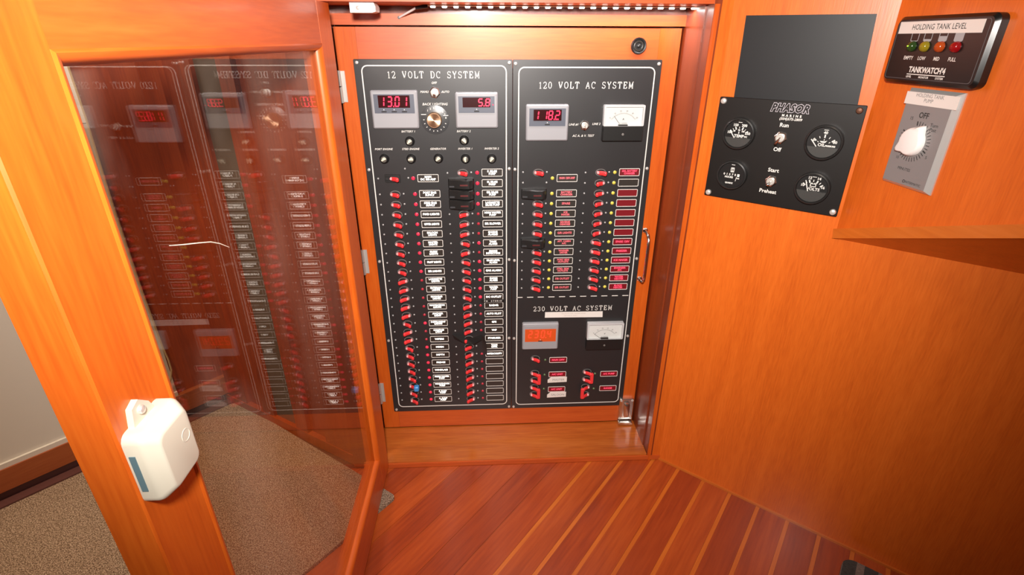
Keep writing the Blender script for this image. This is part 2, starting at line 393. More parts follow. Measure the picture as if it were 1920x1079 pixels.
struct('trim_3', MB().box(0.3522, 0.3722, 0.0, 1.45, -0.03, FRONT), W_BULK, WF)
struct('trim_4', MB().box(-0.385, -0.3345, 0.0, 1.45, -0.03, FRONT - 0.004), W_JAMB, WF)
lint = struct('trim_5', MB().box(-0.40, 0.3520, 1.0062, 1.45, -0.02, FRONT - 0.001), W_LINT, WF)
MB().box(-0.3344, 0.3364, 0.9935, 1.006, -0.02, -0.004).build('header_back', W_JAMB, lint)
struct('trim_6', MB().box(-0.3344, 0.3364, 0.9745, 0.9935, -0.02, 0.002), W_LEAFH, WF)
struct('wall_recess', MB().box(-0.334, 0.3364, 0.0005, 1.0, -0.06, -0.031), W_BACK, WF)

# bulkheads on the far side of the glass door
BWD = Vector((-0.846, 0.533, 0)).normalized()
bwm = frame((-0.806, 0.171, 0), -BWD)
BWL = 0.5
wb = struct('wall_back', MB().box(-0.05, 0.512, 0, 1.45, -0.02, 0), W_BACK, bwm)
for a, b in ((0.02, 0.10), (0.17, 0.215), (0.30, 0.345), (0.41, 0.50)):
    MB().box(a, b, 0.03, 1.4, 0, 0.012).build('batten', W_BACK, wb)
MB().box(0.2152, 0.2998, 0.03, 1.4, 0, 0.003).build('grey_strip', plain('grey_brown_strip', (0.11, 0.075, 0.055), 0.5), wb)  # greyer strip between the two middle battens
struct('baseboard_back', MB().box(0, 0.51, 0, 0.03, 0, 0.014), W_BACK, bwm)
lwm = frame((-1.16, -0.193, 0), (0.6972, 0.7169, 0))
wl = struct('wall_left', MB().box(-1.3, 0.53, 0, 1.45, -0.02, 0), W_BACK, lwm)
MB().box(-1.3, 0.386, 0.100, 0.789, 0, 0.006).build('beige_panel', BEIGE, wl)
MB().box(-1.3, 0.386, 0.790, 1.45, 0, 0.007).build('white_panel', WHITEW, wl)
bl = struct('baseboard_left', MB().box(-1.3, 0.53, 0.034, 0.088, 0, 0.016), W_BASE, lwm)
MB().box(-1.3, 0.386, 0.088, 0.100, 0, 0.012).build('cap_strip', BEIGE, bl)
MB().box(-1.3, 0.53, 0.0, 0.034, 0, 0.006).build('toe_kick', SKIRT, bl)
MB().box(-1.3, 0.53, 0.0, 0.012, 0.006, 0.035).build('toe_strip', SKIRT, bl)

cord = MB().tube([(0.384 + 0.003 * math.sin(v * 9), v, 0.012) for v in [1.2, 1.0, 0.8, 0.6, 0.42, 0.3, 0.24]] + [(0.389, 0.20, 0.014), (0.388, 0.17, 0.016), (0.380, 0.145, 0.016), (0.370, 0.125, 0.014), (0.362, 0.11, 0.012)], 0.0022, 6).build('pull_cord', CORDM)
cord.matrix_world = lwm; tag(cord, 'thin tan cord hanging down the beige wall seen through the glass door', 'cord')

# carpet with one rounded corner showing beside the glass door
CA, CB = Vector((-0.2722, -0.2195)), None
c1 = Vector((-0.846, 0.533)).normalized() if False else Vector((-0.810, 0.587)).normalized()
c2 = Vector((-PD[0], -PD[1]))
cp = []
r_ = 0.013
corner = Vector((-0.268, -0.2190))
pa = corner + c1 * r_; pb = corner + c2 * r_
for i in range(6):
    t = i / 5; q = (1 - t) ** 2 * pa + 2 * t * (1 - t) * corner + t * t * pb; cp.append((q.x, q.y))
cp += [tuple(corner + c2 * 1.6), (-1.9, -1.6), (-1.9, -1.03), (-1.158, -0.225), (-0.806, 0.130), tuple(corner + c1 * 0.62)]
carpet = poly_floor(cp, 0.0005, 0.008).build('carpet', CARPET, smooth=0)
tag(carpet, 'speckled tan cut-pile carpet lying left of the plank floor under the glass door', 'carpet')

# console box flaring out of the right bulkhead, upper right
A = Vector((0.5512, -0.2747, 0.6414)); EF = Vector((0.0399, -0.9992, 0))
FM = frame((A.x, A.y, 0), EF)
def sl(u): return 0.6414 + u * (0.7477 - 0.6414) / 0.2917
EFU = 0.50
con = MB()
# solid: face polygon on the console face, going back to the right bulkhead
fp = [(0.0, 0.6414), (EFU, sl(EFU)), (EFU, 1.45), (-0.002, 1.45)]
fmi = FM.inverted()
def rwp(t, z): return fmi @ (RW_P + RW_E * t + Vector((0, 0, z)))
t0 = (A - RW_P).dot(RW_E)
bk = [rwp(t0, 0.6414), rwp(t0 + 0.62, 0.6414), rwp(t0 + 0.62, 1.45), rwp(t0, 1.45)]
con.add([(u, v, 0.0) for u, v in fp] + [(q.x, q.z, -q.y) for q in bk], [(0, 1, 2, 3), (0, 4, 5, 1), (1, 5, 6, 2), (2, 6, 7, 3), (3, 7, 4, 0), (4, 7, 6, 5)])
console = struct('wall_console', con, W_BULK, FM, smooth=0)
st = MB(); h = 0.0165
st.add([(0.0, 0.6414, 0), (EFU, sl(EFU), 0), (EFU, sl(EFU) + h, 0), (-0.003, 0.6414 + h, 0), (0.0, 0.6414, 0.004), (EFU, sl(EFU), 0.004), (EFU, sl(EFU) + h, 0.004), (-0.003, 0.6414 + h, 0.004)],
       [(0, 1, 2, 3), (4, 5, 6, 7), (0, 1, 5, 4), (1, 2, 6, 5), (2, 3, 7, 6), (3, 0, 4, 7)])
st.build('edge_trim', W_SPL, console)

# ------------------------------------------------------------------ shared small meshes
def screw_mesh(name, r, mat, n=14):
    mb = MB().lathe(0, 0, [(r, 0), (r, r * 0.35), (r * 0.8, r * 0.7), (r * 0.35, r * 0.85)], n)
    return mb.mesh(name, mat)
SCREW = screw_mesh('screw', 0.0034, STEEL)
SCREWL = screw_mesh('screw', 0.0052, STEEL)
SCREWC = screw_mesh('screw', 0.0050, COPPER)

# ------------------------------------------------------------------ hinged wooden leaf that carries the panels
LX0, LX1, LZ0, LZ1 = -0.3305, 0.3323, 0.0194, 0.9715
leaf = thing('panel_door', frame((0, 0, 0), (1, 0, 0)), 'hinged wooden door leaf framing the black electrical panels inside the recess', 'cabinet door')
MB().loft([(rrect(LX0, -0.2905, LZ0, LZ1, 0.001, 1), -0.022), (rrect(LX0, -0.2905, LZ0, LZ1, 0.001, 1), -0.004)]).build('stile', W_LEAFV, leaf)
MB().box(0.2905, LX1, LZ0, LZ1, -0.022, -0.004).build('stile', W_LEAFV, leaf)
MB().box(-0.2903, 0.2903, 0.90, LZ1, -0.022, -0.0042).build('rail', W_LEAFH, leaf)
MB().box(-0.2903, 0.2903, LZ0, 0.09, -0.022, -0.0042).build('rail', W_LEAFH, leaf)
for z in (0.867, 0.497, 0.134):
    hg = MB().tube([(-0.3300, z - 0.030, 0.003), (-0.3300, z - 0.001, 0.003)], 0.0042, 10).build('hinge', SATIN, leaf)
    MB().tube([(-0.3300, z + 0.001, 0.003), (-0.3300, z + 0.029, 0.003)], 0.0042, 10).build('hinge_knuckle', SATIN, hg)
    MB().box(-0.3295, -0.3195, z - 0.029, z + 0.028, -0.0045, -0.002).build('hinge_leaf', SATIN, hg)
hd = MB().tube([(0.3050, 0.5620, -0.004), (0.3080, 0.5615, 0.010), (0.3078, 0.558, 0.022), (0.3076, 0.550, 0.028), (0.3074, 0.538, 0.030), (0.3072, 0.466, 0.030), (0.3070, 0.454, 0.028), (0.3068, 0.446, 0.022), (0.3066, 0.4425, 0.010), (0.3066, 0.442, -0.004)], 0.0034, 10).build('pull_handle', CHROME, leaf)
for z in (0.562, 0.442): MB().lathe(0.3073, z, [(0.006, -0.004), (0.006, -0.002), (0.004, -0.001)], 14).build('handle_foot', CHROME, hd)
la = MB().loft([(rrect(0.2915, 0.3290, 0.030, 0.097, 0.003, 3), -0.004), (rrect(0.2915, 0.3290, 0.030, 0.097, 0.003, 3), 0.003), (rrect(0.2930, 0.3275, 0.0315, 0.0955, 0.003, 3), 0.005)]).build('spring_latch', CHROME, leaf)
MB().loft([(rrect(0.3020, 0.3185, 0.040, 0.088, 0.004, 3), 0.005), (rrect(0.3030, 0.3175, 0.042, 0.086, 0.004, 3), 0.012), (rrect(0.3060, 0.3150, 0.048, 0.080, 0.003, 3), 0.015)]).build('latch_bolt', CHROME, la)
MB().box(0.2915, 0.3280, 0.0205, 0.0275, -0.003, 0.016).build('latch_keeper', CHROME, la)
for u, v in ((0.2955, 0.0925), (0.3250, 0.0925), (0.2955, 0.0345), (0.3250, 0.0345)): place('screw', SCREW, la, (u, -0.0045, v))
vt = MB().lathe(0, 0, [(0.0150, 0), (0.0150, 0.004), (0.0135, 0.006), (0.0112, 0.005), (0.0105, 0.002)], 28).build('finger_pull', RUBBER, leaf, (0.2504, 0.004, 0.9405))
MB().ring(circ(0, 0, 0.0088, 20), circ(0, 0, 0.0075, 20), 0.002, 0.0045).build('ring', CHROME, vt)
MB().lathe(0, 0, [(0.0035, 0.002), (0.0032, 0.006), (0.001, 0.007)], 14).build('center_pin', RUBBER, vt)

# ------------------------------------------------------------------ stroke font (engraved serif capitals)
def arc(cx, cy, rx, ry, a0, a1, n=8): return [(cx + rx * math.cos(math.radians(a0 + (a1 - a0) * i / n)), cy + ry * math.sin(math.radians(a0 + (a1 - a0) * i / n))) for i in range(n + 1)]
SER = {
 'V': (0.82, [[(0.06, 1), (0.41, 0)], [(0.41, 0), (0.76, 1)], [(0, 1), (0.24, 1)], [(0.58, 1), (0.82, 1)]], [0]),
 'O': (0.82, [arc(0.41, 0.5, 0.36, 0.5, 0, 360, 18)], []),
 'L': (0.72, [[(0.16, 1), (0.16, 0)], [(0.02, 1), (0.32, 1)], [(0.02, 0), (0.70, 0), (0.70, 0.28)]], [0]),
 'T': (0.80, [[(0.40, 1), (0.40, 0)], [(0.03, 0.74), (0.05, 1), (0.75, 1), (0.77, 0.74)], [(0.25, 0), (0.55, 0)]], [0]),
 'D': (0.82, [[(0.16, 1), (0.16, 0)], [(0.02, 1), (0.38, 1)] + arc(0.38, 0.5, 0.38, 0.5, 90, -90, 10) + [(0.02, 0)]], [0]),
 'C': (0.80, [arc(0.42, 0.5, 0.38, 0.5, 48, 312, 14), [(0.72, 1), (0.70, 0.70)]], []),
 'S': (0.70, [arc(0.35, 0.75, 0.27, 0.25, 30, 270, 10) + arc(0.35, 0.25, 0.30, 0.25, 90, -150, 10), [(0.60, 1), (0.59, 0.78)], [(0.06, 0), (0.07, 0.24)]], []),
 'Y': (0.80, [[(0.06, 1), (0.40, 0.48)], [(0.74, 1), (0.40, 0.48), (0.40, 0)], [(0, 1), (0.22, 1)], [(0.58, 1), (0.80, 1)], [(0.26, 0), (0.54, 0)]], [0]),
 'E': (0.74, [[(0.16, 1), (0.16, 0)], [(0.02, 1), (0.68, 1), (0.68, 0.76)], [(0.16, 0.52), (0.48, 0.52)], [(0.48, 0.64), (0.48, 0.40)], [(0.02, 0), (0.70, 0), (0.70, 0.26)]], [0]),
 'M': (0.98, [[(0.16, 0), (0.16, 1), (0.49, 0.12), (0.82, 1), (0.82, 0)], [(0.02, 1), (0.16, 1)], [(0.82, 1), (0.96, 1)], [(0.04, 0), (0.28, 0)], [(0.70, 0), (0.94, 0)]], []),
 'A': (0.82, [[(0.08, 0), (0.41, 1), (0.74, 0)], [(0.20, 0.34), (0.62, 0.34)], [(0, 0), (0.20, 0)], [(0.60, 0), (0.82, 0)]], []),
 '1': (0.46, [[(0.06, 0.80), (0.24, 1), (0.24, 0)], [(0.08, 0), (0.40, 0)]], []),
 '2': (0.70, [arc(0.35, 0.72, 0.28, 0.28, 170, -35, 9) + [(0.06, 0), (0.66, 0), (0.67, 0.20)]], []),
 '3': (0.70, [arc(0.33, 0.76, 0.26, 0.24, 160, -90, 9), arc(0.33, 0.26, 0.29, 0.26, 90, -160, 9)], []),
 '0': (0.70, [arc(0.35, 0.5, 0.29, 0.5, 0, 360, 16)], []),
 ' ': (0.70, [], [])}
def serif(mb, t, u0, u1, v0, v1, wd=0.0013, w=0.0004):
    h = v1 - v0; sx = h * 1.0
    tot = sum(SER[c][0] + 0.16 for c in t) - 0.16
    tot = sum(SER[c][0] + 0.34 for c in t) - 0.34
    k = (u1 - u0) / tot
    u = u0
    for c in t:
        adv, st_, thick = SER[c]
        for i, path in enumerate(st_):
            for a, b in zip(path, path[1:]):
                mb.line((u + a[0] * k, v0 + a[1] * h), (u + b[0] * k, v0 + b[1] * h), wd * (1.5 if i in thick else 1), 0, w)
        u += (adv + 0.34) * k

SEG = {'a': ((0.12, 1), (0.88, 1)), 'b': ((0.92, 0.94), (0.92, 0.56)), 'c': ((0.92, 0.44), (0.92, 0.06)), 'd': ((0.12, 0), (0.88, 0)), 'e': ((0.08, 0.44), (0.08, 0.06)), 'f': ((0.08, 0.94), (0.08, 0.56)), 'g': ((0.12, 0.5), (0.88, 0.5))}
DIG = {'0': 'abcdef', '1': 'bc', '2': 'abged', '3': 'abgcd', '4': 'fgbc', '5': 'afgcd', '6': 'afgedc', '7': 'abc', '8': 'abcdefg', '9': 'abcdfg'}
def seven(mb, ch, u, v, wd, h, w0, w1, th=0.0022, sh=0.10):
    for s_ in DIG[ch]:
        a, b = SEG[s_]
        mb.line((u + a[0] * wd + a[1] * h * sh, v + a[1] * h), (u + b[0] * wd + b[1] * h * sh, v + b[1] * h), th, w0, w1)

# ------------------------------------------------------------------ breaker pieces (shared meshes)
def oval(a, b, n=18): return [(a * math.cos(2 * math.pi * i / n), b * math.sin(2 * math.pi * i / n)) for i in range(n)]
BEZEL = MB().ring(oval(0.0115, 0.0078), oval(0.0100, 0.0064), 0, 0.0009).mesh('breaker', plain('breaker_rim', (0.16, 0.155, 0.15), 0.35))
RECESS = MB().prism(oval(0.0101, 0.0065), 0.0, 0.0004).mesh('recess', DARKHOLE)
def lever_mesh(d):
    mb = MB(); secs = []
    n = 10
    path = [(-0.0060, 0.0040, 0.55), (-0.0052, 0.0052, 0.85), (-0.0020, 0.0070, 1.0), (0.0030, 0.0100, 1.0), (0.0075, 0.0150, 1.05), (0.0092, 0.0160, 0.85), (0.0100, 0.0162, 0.45)]
    vs = []; fs = []
    for u, w_, k in path:
        for i in range(n):
            t = 2 * math.pi * i / n; c, s_ = math.cos(t), math.sin(t)
            c = math.copysign(abs(c) ** 0.7, c); s_ = math.copysign(abs(s_) ** 0.7, s_)
            vs.append((d * (u - 0.0026 * c * k * 0.6), 0.0046 * s_ * k, w_ + 0.0026 * c * k))
    for a in range(len(path) - 1):
        for i in range(n):
            j = (i + 1) % n; fs.append((a * n + i, a * n + j, (a + 1) * n + j, (a + 1) * n + i))
    fs.append(tuple(range(n))); fs.append(tuple((len(path) - 1) * n + i for i in range(n)))
    mb.add(vs, fs)
    return mb.mesh('lever', LEVER, 50)
LEV = {1: lever_mesh(1), -1: lever_mesh(-1)}
GLINT = MB().lathe(0, 0, [(0.0028, 0.0), (0.0035, 0.004), (0.0031, 0.0072), (0.0014, 0.0087)], 12).mesh('lever_glint', LEVER_GLINT)  # pale stud added to stand for the highlight at the lever base
def dome(name, r, mat): return MB().lathe(0, 0, [(r * 1.15, 0), (r * 1.15, 0.0006), (r, 0.0008), (r * 0.85, r * 0.5), (r * 0.5, r * 0.85), (r * 0.12, r)], 12).mesh(name, mat)
D_ON, D_OFF, D_Y, D_G = dome('indicator_light', 0.0034, LEDR), dome('indicator_light', 0.0028, LEDD), dome('indicator_light', 0.0032, LEDY), dome('indicator_light', 0.0026, LEDG)
def nameplate(hw, hh, t=0.0011): return MB().ring(rrect(-hw, hw, -hh, hh, 0.0018, 2), rrect(-hw + t, hw - t, -hh + t, hh - t, 0.0011, 2), 0, 0.0009).mesh('nameplate', PRINT)
NP = nameplate(0.0222, 0.0082)
WIN = {k: MB().box(-0.0210, 0.0210, -0.0070, 0.0070, 0, 0.0004).mesh('window', m_) for k, m_ in (('k', PLATEW), ('r', LITRG), ('d', LITRD))}

def breaker(parent, u, v, state, glint=True):
    b = place('breaker', BEZEL, parent, (u, -0.0001, v))
    place('recess', RECESS, b, (0, 0, 0))
    place('lever', LEV[state], b)
    if glint: place('lever_glint', GLINT, b, (-0.0064 * state, -0.0005, 0.0006))
    return b
def label_plate(parent, u, v, text, lit, win, size=None):
    p = place('nameplate', NP, parent, (u, -0.0001, v))
    place('window', WIN[win], p)
    if text:
        lines = text.split('\n'); L_ = max(len(x) for x in lines)
        sz = 0.0066 if len(lines) == 1 else 0.0058
        sx = min(1.0, 0.037 / (L_ * sz * 0.60))
        mb = MB().text(text, 0, 0.0, sz, 0.0007, bold=0.00026, sx=sx, line=0.92)
        place('lettering', mb.flat('lettering', lit), p)
    return p

def meter_case(name, parent, u0, u1, v0, v1, mats, digits, spots, orange=False):
    cu, cv, hw, hh = (u0 + u1) / 2, (v0 + v1) / 2, (u1 - u0) / 2, (v1 - v0) / 2
    r0 = rrect(-hw, hw, -hh, hh, 0.003, 3); r1 = rrect(-hw + 0.0005, hw - 0.0005, -hh + 0.0005, hh - 0.0005, 0.003, 3); r2 = rrect(-hw + 0.003, hw - 0.003, -hh + 0.003, hh - 0.003, 0.002, 3)
    c = MB().loft([(r0, 0), (r1, 0.007), (r2, 0.0095)]).build(name, GREYP, parent, (cu, 0, cv))
    fx = hw - 0.0065
    fa = (MB().box(-fx, fx, -hh + 0.030, hh - 0.0075, 0.0095, 0.0102) if not orange else MB().box(-fx, fx, -hh + 0.024, hh - 0.0150, 0.0095, 0.0102)).build('fascia', GREYF if not orange else ORDISP, c)
    MB().box(-fx, fx, hh - 0.0068, hh - 0.0056, 0.0095, 0.0100).build('fascia_line', GREYPR, c)
    dw = fx - 0.0085
    dv0, dv1 = (-hh + 0.0405, hh - 0.0095) if not orange else (-hh + 0.033, hh - 0.0165)
    if not orange: MB().box(-dw, dw, dv0, dv1, 0.0102, 0.0106).build('display', DISPM, c)
    dg = MB(); n = 0
    for ch, du in digits:
        if ch == '.': dg.box(du, du + 0.0022, dv0 + 0.0015, dv0 + 0.0037, 0.0106, 0.0110)
        else: seven(dg, ch, du, dv0 + 0.0028, 0.0088, dv1 - dv0 - 0.0056, 0.0106, 0.0110)
    dg.build('digits', ORDIG if orange else DIGM, c, smooth=0)
    pr = MB()
    for k in spots:
        pr.prism([(k - 0.0012, dv0 - 0.0045), (k + 0.0012, dv0 - 0.0045), (k, dv0 - 0.0022)], 0.0102, 0.0105)
    if spots: pr.build('pointers', PRINT, c, smooth=0)
    kk = MB()
    for k in spots: kk.box(k - 0.005, k + 0.005, dv0 - 0.0085, dv0 - 0.0062, 0.0102, 0.0105)
    if spots: kk.build('buttons', DARKHOLE, c, smooth=0)
    return c

def analog_meter(name, parent, u0, u1, v0, v1, ang, unit):
    cu, cv, hw, hh = (u0 + u1) / 2, (v0 + v1) / 2, (u1 - u0) / 2, (v1 - v0) / 2
    vm = -hh + 0.030                    # top of the black skirt
    c = MB().loft([(rrect(-hw, hw, -hh, vm, 0.002, 2), 0), (rrect(-hw, hw, -hh, vm, 0.002, 2), 0.011), (rrect(-hw + 0.0015, hw - 0.0015, -hh + 0.0015, vm - 0.0002, 0.0015, 2), 0.013)]).build(name, RUBBER, parent, (cu, 0, cv))
    MB().box(-hw + 0.004, hw - 0.004, vm - 0.001, hh - 0.004, 0.001, 0.006).build('scale_plate', MFACE, c)
    MB().ring(rrect(-hw + 0.0005, hw - 0.0005, vm, hh, 0.002, 2), rrect(-hw + 0.004, hw - 0.004, vm + 0.0005, hh - 0.004, 0.001, 2), 0, 0.012).build('cover_rim', plain('cover_rim_' + unit, (0.55, 0.55, 0.56), 0.25), c)
    MB().box(-hw + 0.0042, hw - 0.0042, vm + 0.0006, hh - 0.0042, 0.0118, 0.0124).build('clear_cover', LENS, c)
    sc = MB(); pv = vm - 0.006; R = 0.030
    for i in range(31):
        t = math.radians(142 - 104 * i / 30); r2 = R + (0.003 if i % 6 == 0 else 0.0016)
        sc.line((R * math.cos(t), pv + R * math.sin(t)), (r2 * math.cos(t), pv + r2 * math.sin(t)), 0.0003, 0.006, 0.0062)
        if i < 30:
            t2 = math.radians(142 - 104 * (i + 1) / 30); sc.line((R * math.cos(t), pv + R * math.sin(t)), (R * math.cos(t2), pv + R * math.sin(t2)), 0.00025, 0.006, 0.0062)
        if i % 6 == 0: sc.text(str(i * 10 // 6), (R + 0.0052) * math.cos(t), pv + (R + 0.0052) * math.sin(t), 0.0040, 0.0063)
    sc.text(unit, 0, pv + 0.019, 0.0055, 0.0063, bold=0.0001); sc.text('AC AMPERES', 0, vm + 0.0048, 0.0030, 0.0063)
    sc.build('scale', GREYPR if False else PRINTB, c, smooth=0)
    t = math.radians(ang)
    MB().line((0.014 * math.cos(t), pv + 0.014 * math.sin(t)), (0.033 * math.cos(t), pv + 0.033 * math.sin(t)), 0.0006, 0.0085, 0.0090).build('needle', PRINTB, c, smooth=0)
    MB().lathe(0, 0, [(0.0026, 0.013), (0.0024, 0.0136), (0.0008, 0.0138)], 14).build('zero_screw', plain('grey_screw_' + unit, (0.16, 0.15, 0.14), 0.4), c, (0, 0, -hh + 0.014))
    MB().loft([(rrect(-0.010, 0.010, vm - 0.001, vm + 0.003, 0.001, 2), 0.006), (rrect(-0.009, 0.009, vm - 0.001, vm + 0.0025, 0.001, 2), 0.0115)]).build('pivot_hump', RUBBER, c)
    return c

def toggle(parent, name, u, v, tip, nut=0.0098, hexn=True):
    base = MB().loft([(circ(0, 0, nut, 6), 0), (circ(0, 0, nut, 6), 0.0028), (circ(0, 0, nut * 0.86, 6), 0.0036)]).build(name, CHROME, parent, (u, 0, v), (0, math.radians(12), 0), smooth=20)
    MB().lathe(0, 0, [(nut * 0.68, 0.0034), (nut * 0.66, 0.0062), (nut * 0.50, 0.0064), (nut * 0.42, 0.0045)], 18).build('bushing', STEEL, base)
    tu, tv, tw = tip
    MB().tube([(0, 0, 0.004), (tu * 0.5, tv * 0.5, 0.006 + tw * 0.5), (tu * 0.9, tv * 0.9, 0.006 + tw * 0.9), (tu, tv, 0.006 + tw)], [0.0016, 0.0020, 0.0027, 0.0012], 10).build('bat_lever', CHROME, base)
    return base

def border(u0, u1, v0, v1, wd=0.0022, r=0.012):
    return MB().ring(rrect(u0, u1, v0, v1, r, 5), rrect(u0 + wd, u1 - wd, v0 + wd, v1 - wd, r - wd, 5), 0, 0.0004)

# ------------------------------------------------------------------ DC panel
PZ0, PZ1 = 0.0735, 0.9160
ROW0, RP = 0.6520, 0.02256
def rz(i): return ROW0 - RP * i
dc = thing('dc_breaker_panel', frame((0, 0, 0), (1, 0, 0)), 'black 12 volt DC breaker panel with two columns of red levers, left half', 'breaker panel')
MB().loft([(rrect(-0.3000, 0.0054, PZ0, PZ1, 0.002, 2), -0.004), (rrect(-0.3000, 0.0054, PZ0, PZ1, 0.002, 2), -0.0006), (rrect(-0.2994, 0.0048, PZ0 + 0.0006, PZ1 - 0.0006, 0.002, 2), 0)]).build('plate', BLACK, dc)
border(-0.2868, -0.0058, 0.0880, 0.9058).build('border_line', PRINT, dc, smooth=0)
for z in (0.9100, 0.7045, 0.4975, 0.2895, 0.0805):
    place('screw', SCREW, dc, (-0.2935, 0, z)); place('screw', SCREW, dc, (-0.0008, 0, z))
ti = MB(); serif(ti, '12 VOLT DC SYSTEM', -0.2370, -0.0590, 0.8825, 0.8942, 0.0012); ti.build('title_lettering', PRINT, dc, smooth=0)
meter_case('volt_meter', dc, -0.2735, -0.1820, 0.7880, 0.8610, None, [('1', -0.0285), ('3', -0.0135), ('.', -0.0022), ('0', 0.0010), ('1', 0.0155)], (-0.021, -0.001, 0.019))
am = meter_case('amp_meter', dc, -0.1085, -0.0240, 0.7885, 0.8570, None, [('5', 0.0030), ('.', 0.0138), ('8', 0.0170)], (0.0,))
MB().lathe(0, 0, [(0.0012, 0.0102), (0.001, 0.0112)], 10).build('display_dot', DIGM, am, (0.0325, 0, 0.011))
toggle(dc, 'toggle_switch', -0.1480, 0.8560, (0.001, -0.004, 0.012), 0.0108)
IT = dict(shear=0.25, bold=0.0001, space=1.08, sx=0.95)
words(dc, PRINT, [('OFF', -0.1485, 0.8735, 0.0058, IT), ('MANU', -0.1685, 0.8570, 0.0056, IT), ('AUTO', -0.1275, 0.8570, 0.0056, IT), ('BACK LIGHTING', -0.1490, 0.8340, 0.0066, IT),
    ('BATTERY 1', -0.2060, 0.7815, 0.0056, IT), ('BATTERY 2', -0.0940, 0.7815, 0.0056, IT), ('PORT ENGINE', -0.2590, 0.7465, 0.0056, IT), ('STBD ENGINE', -0.2040, 0.7465, 0.0056, IT),
    ('GENERATOR', -0.1480, 0.7465, 0.0056, IT), ('INVERTER 1', -0.0920, 0.7465, 0.0056, IT), ('INVERTER 2', -0.0375, 0.7465, 0.0056, IT)])
# back-light dimmer: disc, numbers, gold knob
kb = MB().lathe(0, 0, [(0.0285, 0), (0.0285, 0.0008), (0.0275, 0.0012)], 32).build('dimmer', plain('dimmer_disc', (0.05, 0.052, 0.055), 0.3), dc, (-0.1505, 0, 0.8045))
dn = MB()
for i, s_ in enumerate('12345678'):
    t = math.radians(128 - i * 17); dn.text(s_, 0.0222 * math.cos(t), 0.0222 * math.sin(t), 0.0052, 0.0014, bold=0.0001)
for i in range(9):
    t = math.radians(-20 - i * 20); dn.line((0.021 * math.cos(t), 0.021 * math.sin(t)), (0.0235 * math.cos(t), 0.0235 * math.sin(t)), 0.0012, 0.0012, 0.0015)
dn.box(-0.027, -0.017, 0.0095, 0.0108, 0.0012, 0.0015); dn.box(0.017, 0.027, 0.0075, 0.0088, 0.0012, 0.0015)
dn.build('dial_marks', PRINT, kb, smooth=0)
kn = MB(); sec = []
for r, w_ in ((0.0150, 0.0012), (0.0150, 0.006), (0.0142, 0.013), (0.0136, 0.0142)):
    sec.append(([((r * (1 + (0.02 if i % 2 else 0))) * math.cos(2 * math.pi * i / 48) - 0.001, (r * (1 + (0.02 if i % 2 else 0))) * math.sin(2 * math.pi * i / 48)) for i in range(48)], w_))
def brushed():
    m, N, L, b = new_mat('brushed_gold_face'); b.inputs['Metallic'].default_value = 1; b.inputs['Roughness'].default_value = 0.30
    b.inputs['Base Color'].default_value = (0.85, 0.56, 0.36, 1)
    tg = N.new('ShaderNodeTangent'); tg.direction_type = 'RADIAL'; tg.axis = 'Y'
    b.inputs['Anisotropic'].default_value = 0.85; L.new(tg.outputs[0], b.inputs['Tangent']); return m
kn.loft(sec); ko = kn.build('knob', GOLD, kb)
MB().lathe(-0.001, 0, [(0.0133, 0.0142), (0.0128, 0.0146)], 36).build('knob_face', brushed(), ko)
# fuse holders
FUSE = MB().lathe(0, 0, [(0.0098, 0), (0.0098, 0.003), (0.0085, 0.0055), (0.0078, 0.010), (0.0068, 0.0115), (0.0062, 0.0105)], 20).mesh('fuse_holder', RUBBER)
FCAP = MB().lathe(0, 0, [(0.0062, 0.0100), (0.0058, 0.0112), (0.003, 0.0118)], 16).mesh('fuse_cap', plain('fuse_cap', (0.10, 0.09, 0.075), 0.35))
FSLOT = MB().box(-0.0050, 0.0050, -0.0015, 0.0015, 0.0114, 0.0124).box(-0.0018, 0.0034, 0.0015, 0.0034, 0.0114, 0.0122).mesh('slot_mark', plain('fuse_mark', (0.72, 0.66, 0.52), 0.35), 0)
for u, v, a in ((-0.2040, 0.7625, 35), (-0.0935, 0.7640, -40), (-0.2590, 0.7275, 25), (-0.2040, 0.7270, 0), (-0.1480, 0.7275, 30), (-0.0920, 0.7265, 90), (-0.0375, 0.7262, 45)):
    fh = place('fuse_holder', FUSE, dc, (u, 0, v)); place('fuse_cap', FCAP, fh); place('slot_mark', FSLOT, fh, (0, 0, 0), (0, math.radians(-a), 0))

ON, OFF = 1, -1
# left column
LTX = ['PORT ENG\nSUPPLY', 'STBD ENG\nSUPPLY', 'FWD LIGHTS', 'UPPER LIGHTS', 'SALOON\nLIGHTS', 'MASTER\nLIGHTS', 'GUEST\nLIGHTS', 'PILOT LIGHTS', 'E/R LIGHTS', 'LAZARETTE\nLIGHTS', 'EXTERIOR\nLIGHTS', 'RUNNING\nLIGHTS', 'NAVIGATION\nLIGHTS', 'ANCHOR\nLIGHT', 'INSTRUMENT\nLIGHTS', 'COMPASS\nLIGHT', 'WIPERS', 'HORN', 'DEPTH', 'FRIDGE', 'WINDLASS', 'FRESH WATER\nPUMP', 'WASHDOWN\nPUMP', 'F. SUMP\nPUMP', 'A. SUMP\nPUMP']
LST = [ON] * 9 + [OFF] * 5 + [ON] + [OFF] * 2 + [ON] * 8
sc = MB(); SR = 0.0019
def dot(u, v): sc.lathe(u, v, [(SR, 0), (SR, 0.0010), (SR * 0.6, 0.0018)], 8)
for i, (t_, s_) in enumerate(zip(LTX, LST)):
    z = rz(i)
    breaker(dc, -0.2440, z, s_)
    place('indicator_light', D_ON if s_ == ON else D_OFF, dc, (-0.2022, 0, z))
    label_plate(dc, -0.1708, z, t_, LITW, 'k'); dot(-0.2765, z); dot(-0.2262, z + 0.001)
zm = 0.6860
